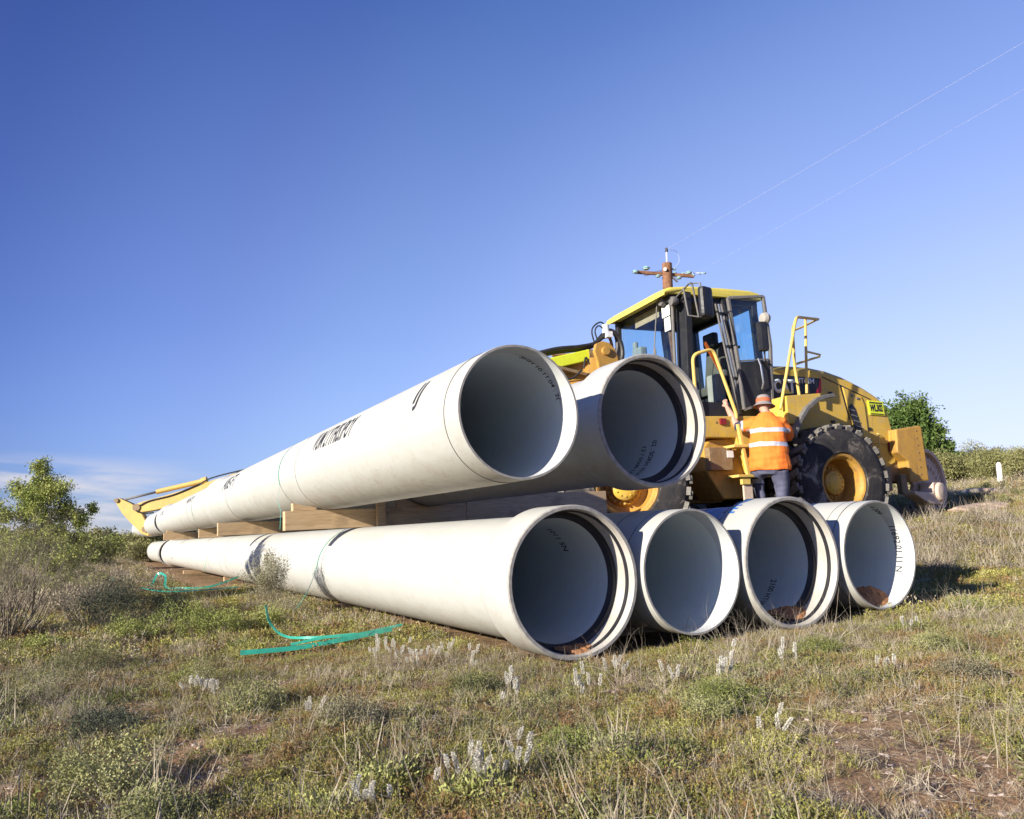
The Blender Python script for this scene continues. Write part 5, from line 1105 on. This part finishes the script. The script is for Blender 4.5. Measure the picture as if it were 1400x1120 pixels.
for i in range(6): proto('cushion', 'cushion_%d' % i, cushion(i, 900, .14, .11, .014), [M['saltbush' if i % 2 else 'cushgreen'], M['twig']])
for i in range(4): proto('greycushion', 'grey_cushion_%d' % i, cushion(20 + i, 700, .16, .13, .012), [M['olive' if i % 2 else 'twig'], M['twig']])
# stones, litter
def stone_proto(i):
    b = bmesh.new(); bmesh.ops.create_icosphere(b, subdivisions=2, radius=.012)
    for v in b.verts: v.co *= 1 + .35 * noise.noise(v.co * 90 + Vector((i * 7, 0, 0))); v.co.z *= .6
    me = bpy.data.meshes.new('stone'); b.to_mesh(me); b.free(); return me
M['stone'] = foliage('pale_stones', [(.22, .15, .11), (.38, .28, .21), (.5, .42, .36)], patch=3, trans=0)
for i in range(4): proto('stone', 'stone_%d' % i, stone_proto(i), M['stone'])

def scatter(name, coll, X, Y, sc, seed=0, tilt=.15, dz=-.004):
    rnd = np.random.default_rng(seed); n = len(X); Z = ground(X, Y) + dz * sc
    me = bpy.data.meshes.new(name); me.vertices.add(n); me.vertices.foreach_set('co', np.stack([X, Y, Z], 1).astype(np.float32).ravel())
    a = me.attributes.new('rot', 'FLOAT_VECTOR', 'POINT'); a.data.foreach_set('vector', np.stack([rnd.normal(size=n) * tilt, rnd.normal(size=n) * tilt, rnd.uniform(0, 2 * PI, n)], 1).astype(np.float32).ravel())
    a = me.attributes.new('sc', 'FLOAT', 'POINT'); a.data.foreach_set('value', sc.astype(np.float32))
    o = link(name, me); tag(o, kind='stuff')
    g = bpy.data.node_groups.new(name, 'GeometryNodeTree'); g.interface.new_socket('Geometry', in_out='INPUT', socket_type='NodeSocketGeometry'); g.interface.new_socket('Geometry', in_out='OUTPUT', socket_type='NodeSocketGeometry')
    N_ = g.nodes; i_ = N_.new('NodeGroupInput'); o_ = N_.new('NodeGroupOutput'); ip = N_.new('GeometryNodeInstanceOnPoints'); ci = N_.new('GeometryNodeCollectionInfo')
    ci.inputs['Collection'].default_value = PC[coll]; ci.inputs['Separate Children'].default_value = True; ci.inputs['Reset Children'].default_value = True
    ip.inputs['Pick Instance'].default_value = True
    ra = N_.new('GeometryNodeInputNamedAttribute'); ra.data_type = 'FLOAT_VECTOR'; ra.inputs[0].default_value = 'rot'; sa = N_.new('GeometryNodeInputNamedAttribute'); sa.data_type = 'FLOAT'; sa.inputs[0].default_value = 'sc'
    rv = N_.new('FunctionNodeRandomValue'); rv.data_type = 'INT'; rv.inputs[4].default_value = 0; rv.inputs[5].default_value = 30
    er = N_.new('FunctionNodeEulerToRotation')
    l = g.links.new; l(i_.outputs[0], ip.inputs['Points']); l(ci.outputs[0], ip.inputs['Instance']); l(rv.outputs[2], ip.inputs['Instance Index']); l(ra.outputs[0], er.inputs[0]); l(er.outputs[0], ip.inputs['Rotation']); l(sa.outputs[0], ip.inputs['Scale']); l(ip.outputs[0], o_.inputs[0])
    m_ = o.modifiers.new('scatter', 'NODES'); m_.node_group = g
    return o
def field(n, y0, y1, seed, slope=.78, pad=.4, power=1.0):
    rnd = np.random.default_rng(seed); y = y0 + (y1 - y0) * rnd.uniform(0, 1, n) ** power; u = rnd.uniform(-1, 1, n)
    # uniform density over the wedge in view: reject by width
    keep = rnd.uniform(0, 1, n) < (y * slope + pad) / (y1 * slope + pad); y = y[keep]; u = u[keep]; return u * (y * slope + pad), y
def outside(X, Y, m=.0):
    v = (X - .413) * .883 + (Y - 5.26) * .465; s = -(X - .413) * .466 + (Y - 5.26) * .885
    return ~((v > -.14 - m) & (v < 3.05 + m) & (s > .10) & (s < 26)) & ~((v > -1.1) & (v < 3.2) & (s > 11) & (s < 46))
def bare(X, Y):   # 1 where bare soil shows
    return np.clip(fbm(X, Y, 1.5, 9) * 2.8 + .55 * ss(.2, 1.6, X) * ss(4.8, 3.4, Y) + .06, 0, 1)
def fld(n, y0, y1, seed, bias, inv=False, dens=None, **k):
    X, Y = field(n, y0, y1, seed, **k); keep = outside(X, Y); rnd = np.random.default_rng(seed + 1); b_ = bare(X, Y); keep &= rnd.uniform(0, 1, len(X)) > b_ * bias
    if dens is not None: keep &= rnd.uniform(0, 1, len(X)) < dens(X, Y)
    return X[keep], Y[keep]
pgrey = lambda X, Y: np.clip(.04 + fbm(X, Y, .7, 17) * 2.6, .02, 1)
pdry = lambda X, Y: np.clip(.30 + fbm(X, Y, 1.1, 23) * 2.2, .05, 1)
X, Y = fld(80000, 1.9, 7.5, 1, .93); scatter('herb_cover', 'herb', X, Y, rng.uniform(.35, 1.0, len(X)) * (1 - .35 * bare(X, Y)), 1)
X, Y = fld(26000, 1.9, 8.0, 2, .7, dens=pdry); scatter('dry_grass_cover', 'drygrass', X, Y, rng.uniform(.5, 1.15, len(X)), 2, .35)
X, Y = fld(26000, 1.9, 9.0, 3, .8, dens=pgrey); scatter('saltbush_cover', 'grey', X, Y, rng.uniform(.6, 1.3, len(X)), 3)
X, Y = fld(11000, 1.9, 7.5, 8, .35); scatter('twig_litter', 'litter', X, Y, rng.uniform(.5, 1.2, len(X)), 8, .2)
X, Y = fld(30000, 6.5, 18, 4, .7); scatter('distant_herb_cover', 'farherb', X, Y, rng.uniform(.45, .95, len(X)), 4)
X, Y = fld(24000, 6.5, 22, 5, .3, dens=pdry); scatter('distant_dry_cover', 'fardry', X, Y, rng.uniform(.4, .95, len(X)), 5, .3)
X, Y = fld(36000, 17, 75, 6, .5, pad=2); scatter('far_field_cover', 'fardry', X, Y, rng.uniform(.8, 2.0, len(X)), 6, .3)
X, Y = fld(24000, 17, 75, 16, .6, pad=2); scatter('far_green_cover', 'farherb', X, Y, rng.uniform(.8, 1.9, len(X)), 16, .3)
X, Y = fld(1500, 2.0, 10, 41, .5, dens=lambda X, Y: np.clip(.25 + fbm(X, Y, .8, 33) * 3, .03, 1)); scatter('low_cushion_plants', 'cushion', X, Y, rng.uniform(.4, 1.5, len(X)), 41)
X, Y = fld(700, 2.0, 12, 42, .3, dens=lambda X, Y: np.clip(.15 + fbm(X, Y, .6, 39) * 3, .02, 1)); scatter('grey_cushion_plants', 'greycushion', X, Y, rng.uniform(.5, 1.5, len(X)), 42)
X, Y = fld(900, 8, 20, 43, .3); scatter('distant_cushion_plants', 'greycushion', X, Y, rng.uniform(.8, 2.0, len(X)), 43)
X, Y = field(16000, 1.9, 7, 7); k = rng.uniform(0, 1, len(X)) < .10 + 1.2 * bare(X, Y); scatter('stones', 'stone', X[k], Y[k], rng.uniform(.25, 1.2, k.sum()) ** 2, 7, .5)
# far scrub belts
def belt(n, f, seed, smin, smax, coll='scrub', name='far_scrub'):
    rnd = np.random.default_rng(seed); P = [f(rnd) for _ in range(n)]; X = np.array([p[0] for p in P]); Y = np.array([p[1] for p in P]); scatter(name, coll, X, Y, rnd.uniform(smin, smax, n), seed, .05)
belt(200, lambda r: (lambda y: (-y * r.uniform(.40, .85), y))(r.uniform(36, 80)), 31, 1.0, 2.2)
belt(110, lambda r: (lambda y: (-y * r.uniform(.50, .85), y))(r.uniform(13, 34)), 32, .3, .7)
belt(2600, lambda r: (lambda y: (-y * r.uniform(.50, .88), y))(r.uniform(11, 40)), 36, .8, 2.1, 'fardry')
belt(420, lambda r: (lambda y: (y * r.uniform(.44, .85), y))(r.uniform(36, 70)), 33, 1.1, 2.5, 'ridge')
belt(70, lambda r: (lambda y: (y * r.uniform(.50, .80), y))(r.uniform(24, 31)), 37, .9, 1.7, 'ridge')
belt(90, lambda r: (lambda y: (y * r.uniform(.46, .70), y))(r.uniform(9.5, 14)), 38, 1.2, 2.6, 'greycushion')
belt(160, lambda r: (lambda y: (y * r.uniform(-.2, .5), y))(r.uniform(42, 80)), 34, 1.2, 2.6)
belt(90, lambda r: (lambda y: (y * r.uniform(.46, .72), y))(r.uniform(15, 30)), 35, .18, .45)
# individual bushes that stand out
for i, (x, y, sc_, lab) in enumerate(((-14.6, 29, 1.5, 'round green bush on the left skyline beside the far pipe ends'), (-16.2, 30, 1.2, 'olive bush on the left skyline, left of the round green one'), (30.5, 45, 2.2, 'tallest pale bush on the right ridge'), (24.6, 40, 1.6, 'yellow-green bush on the ridge right of the dense tree'))):
    me = bush_proto(60 + i, 3200, 1.0, .8, .07); e = empty('bush', Matrix.Translation((x, y, float(ground(x, y)))) @ Matrix.Scale(sc_, 4), lab, 'shrub', 'bushes standing out on the skyline'); link('foliage', me, e, M['scrubleaf'] if i != 0 else M['lightbush'])
    link('stem', twig_mesh('stem', [((0, 0, -.1), (0, 0, .4), .03, .02), ((0, 0, .2), (.2, 0, .5), .015, .01), ((0, 0, .2), (-.2, .1, .5), .015, .01)]), e, M['bark'])

# ------------------------------------------------------------------ light, sky, camera
SUN_AZ, SUN_EL = R(-130), R(16.5)
sd = Vector((math.sin(SUN_AZ) * math.cos(SUN_EL), math.cos(SUN_AZ) * math.cos(SUN_EL), math.sin(SUN_EL)))
sl = bpy.data.lights.new('sun', 'SUN'); sl.energy = 5.0; sl.angle = R(.55); sl.color = (1, .92, .79)
so = bpy.data.objects.new('sun', sl); COL.objects.link(so); so.rotation_euler = (-sd).to_track_quat('-Z', 'Y').to_euler()
w = scn.world; w.use_nodes = True; nt = w.node_tree; nt.nodes.clear()
out = nt.nodes.new('ShaderNodeOutputWorld'); bg = nt.nodes.new('ShaderNodeBackground'); sky = nt.nodes.new('ShaderNodeTexSky'); sky.sky_type = 'NISHITA'; sky.sun_disc = False
sky.sun_elevation = SUN_EL; sky.sun_rotation = SUN_AZ % (2 * PI); sky.altitude = 100; sky.air_density = 1.0; sky.dust_density = .6; sky.ozone_density = 1.6
bg.inputs[1].default_value = .093
tc = nt.nodes.new('ShaderNodeTexCoord'); sx = nt.nodes.new('ShaderNodeSeparateXYZ'); nt.links.new(tc.outputs['Generated'], sx.inputs[0])
mp = nt.nodes.new('ShaderNodeMapping'); mp.inputs['Scale'].default_value = (2.2, 2.2, 16); nt.links.new(tc.outputs['Generated'], mp.inputs[0])
nz = nt.nodes.new('ShaderNodeTexNoise'); nz.inputs['Scale'].default_value = 2.6; nz.inputs['Detail'].default_value = 7; nz.inputs['Roughness'].default_value = .55; nt.links.new(mp.outputs[0], nz.inputs[0])
def mnode(op, a, b=None):
    m = nt.nodes.new('ShaderNodeMath'); m.operation = op.strip('_'); m.use_clamp = op == 'MULTIPLY'
    for i, v in enumerate((a, b)):
        if v is None: continue
        if hasattr(v, 'links'): nt.links.new(v, m.inputs[i])
        else: m.inputs[i].default_value = v
    return m.outputs[0]
def rampn(v, stops):
    r = nt.nodes.new('ShaderNodeValToRGB'); e = r.color_ramp.elements
    while len(e) < len(stops): e.new(.5)
    for i, (p, c) in enumerate(stops): e[i].position = p; e[i].color = (c, c, c, 1)
    nt.links.new(v, r.inputs[0]); return r.outputs[0]
band = rampn(sx.outputs[2], [(.0, .7), (.03, .9), (.075, .7), (.10, 0)]); left = rampn(mnode('MULTIPLY', sx.outputs[0], -1), [(.34, 0), (.45, 1)])
cl = mnode('MULTIPLY', mnode('MULTIPLY', band, left), rampn(nz.outputs[0], [(.40, 0), (.56, 1)]))
dt = mnode('ADD', mnode('MULTIPLY_', sx.outputs[0], .64), mnode('MULTIPLY_', sx.outputs[1], .77))
def rampc(v, stops):
    r = nt.nodes.new('ShaderNodeValToRGB'); e = r.color_ramp.elements; r.color_ramp.interpolation = 'EASE'
    while len(e) < len(stops): e.new(.5)
    for i, (p, c) in enumerate(stops): e[i].position = p; e[i].color = (*c, 1)
    nt.links.new(v, r.inputs[0]); return r.outputs[0]
gain = rampc(dt, [(.2, (.24, .36, .76)), (.45, (.32, .51, .98)), (.64, (.41, .66, 1.06)), (.86, (.76, .83, 1.02)), (1.0, (.91, .87, 1.0))])
gain2 = rampc(dt, [(.6, (1, 1, 1)), (.9, (1.08, 1.07, 1.18)), (1.0, (1.3, 1.13, 1.08))])
haze_f = mnode('MULTIPLY', rampn(dt, [(.25, .16), (1.0, .85)]), rampn(sx.outputs[2], [(0, 1), (.25, .5), (.6, .12), (.8, 0)]))
mx = nt.nodes.new('ShaderNodeMix'); mx.data_type = 'RGBA'; nt.links.new(cl, mx.inputs[0]); tm = nt.nodes.new('ShaderNodeMix'); tm.data_type = 'RGBA'; tm.blend_type = 'MULTIPLY'; tm.inputs[0].default_value = 1; tm.inputs[7].default_value = (.88, 1.02, 1.24, 1); nt.links.new(sky.outputs[0], tm.inputs[6]); g2 = nt.nodes.new('ShaderNodeMix'); g2.data_type = 'RGBA'; g2.blend_type = 'MULTIPLY'; g2.inputs[0].default_value = 1; nt.links.new(tm.outputs[2], g2.inputs[6]); nt.links.new(gain, g2.inputs[7]); g3 = nt.nodes.new('ShaderNodeMix'); g3.data_type = 'RGBA'; nt.links.new(haze_f, g3.inputs[0]); g4 = nt.nodes.new('ShaderNodeVectorMath'); g4.operation = 'MULTIPLY'; nt.links.new(g2.outputs[2], g4.inputs[0]); nt.links.new(gain2, g4.inputs[1]); nt.links.new(g4.outputs[0], g3.inputs[6]); g3.inputs[7].default_value = (4.8, 4.9, 5.7, 1); nt.links.new(g3.outputs[2], mx.inputs[6]); mx.inputs[7].default_value = (4.6, 4.5, 4.9, 1)
nt.links.new(mx.outputs[2], bg.inputs[0]); nt.links.new(bg.outputs[0], out.inputs[0])

cam = bpy.data.cameras.new('camera'); co = bpy.data.objects.new('camera', cam); COL.objects.link(co)
cam.sensor_width = 36; cam.lens = 1086.26 / 1400 * 36; cam.clip_end = 3000; cam.clip_start = .05
co.rotation_euler = (R(90 + 9.6858), 0, 0); scn.camera = co
cam.dof.use_dof = True; cam.dof.focus_distance = 5.2; cam.dof.aperture_fstop = 7.5
scn.view_settings.view_transform = 'Standard'; scn.view_settings.look = 'None'; scn.view_settings.exposure = 0.83; scn.view_settings.gamma = 1
scn.cycles.use_denoising = True; scn.cycles.max_bounces = 8; scn.cycles.transparent_max_bounces = 16
scn.render.film_transparent = False
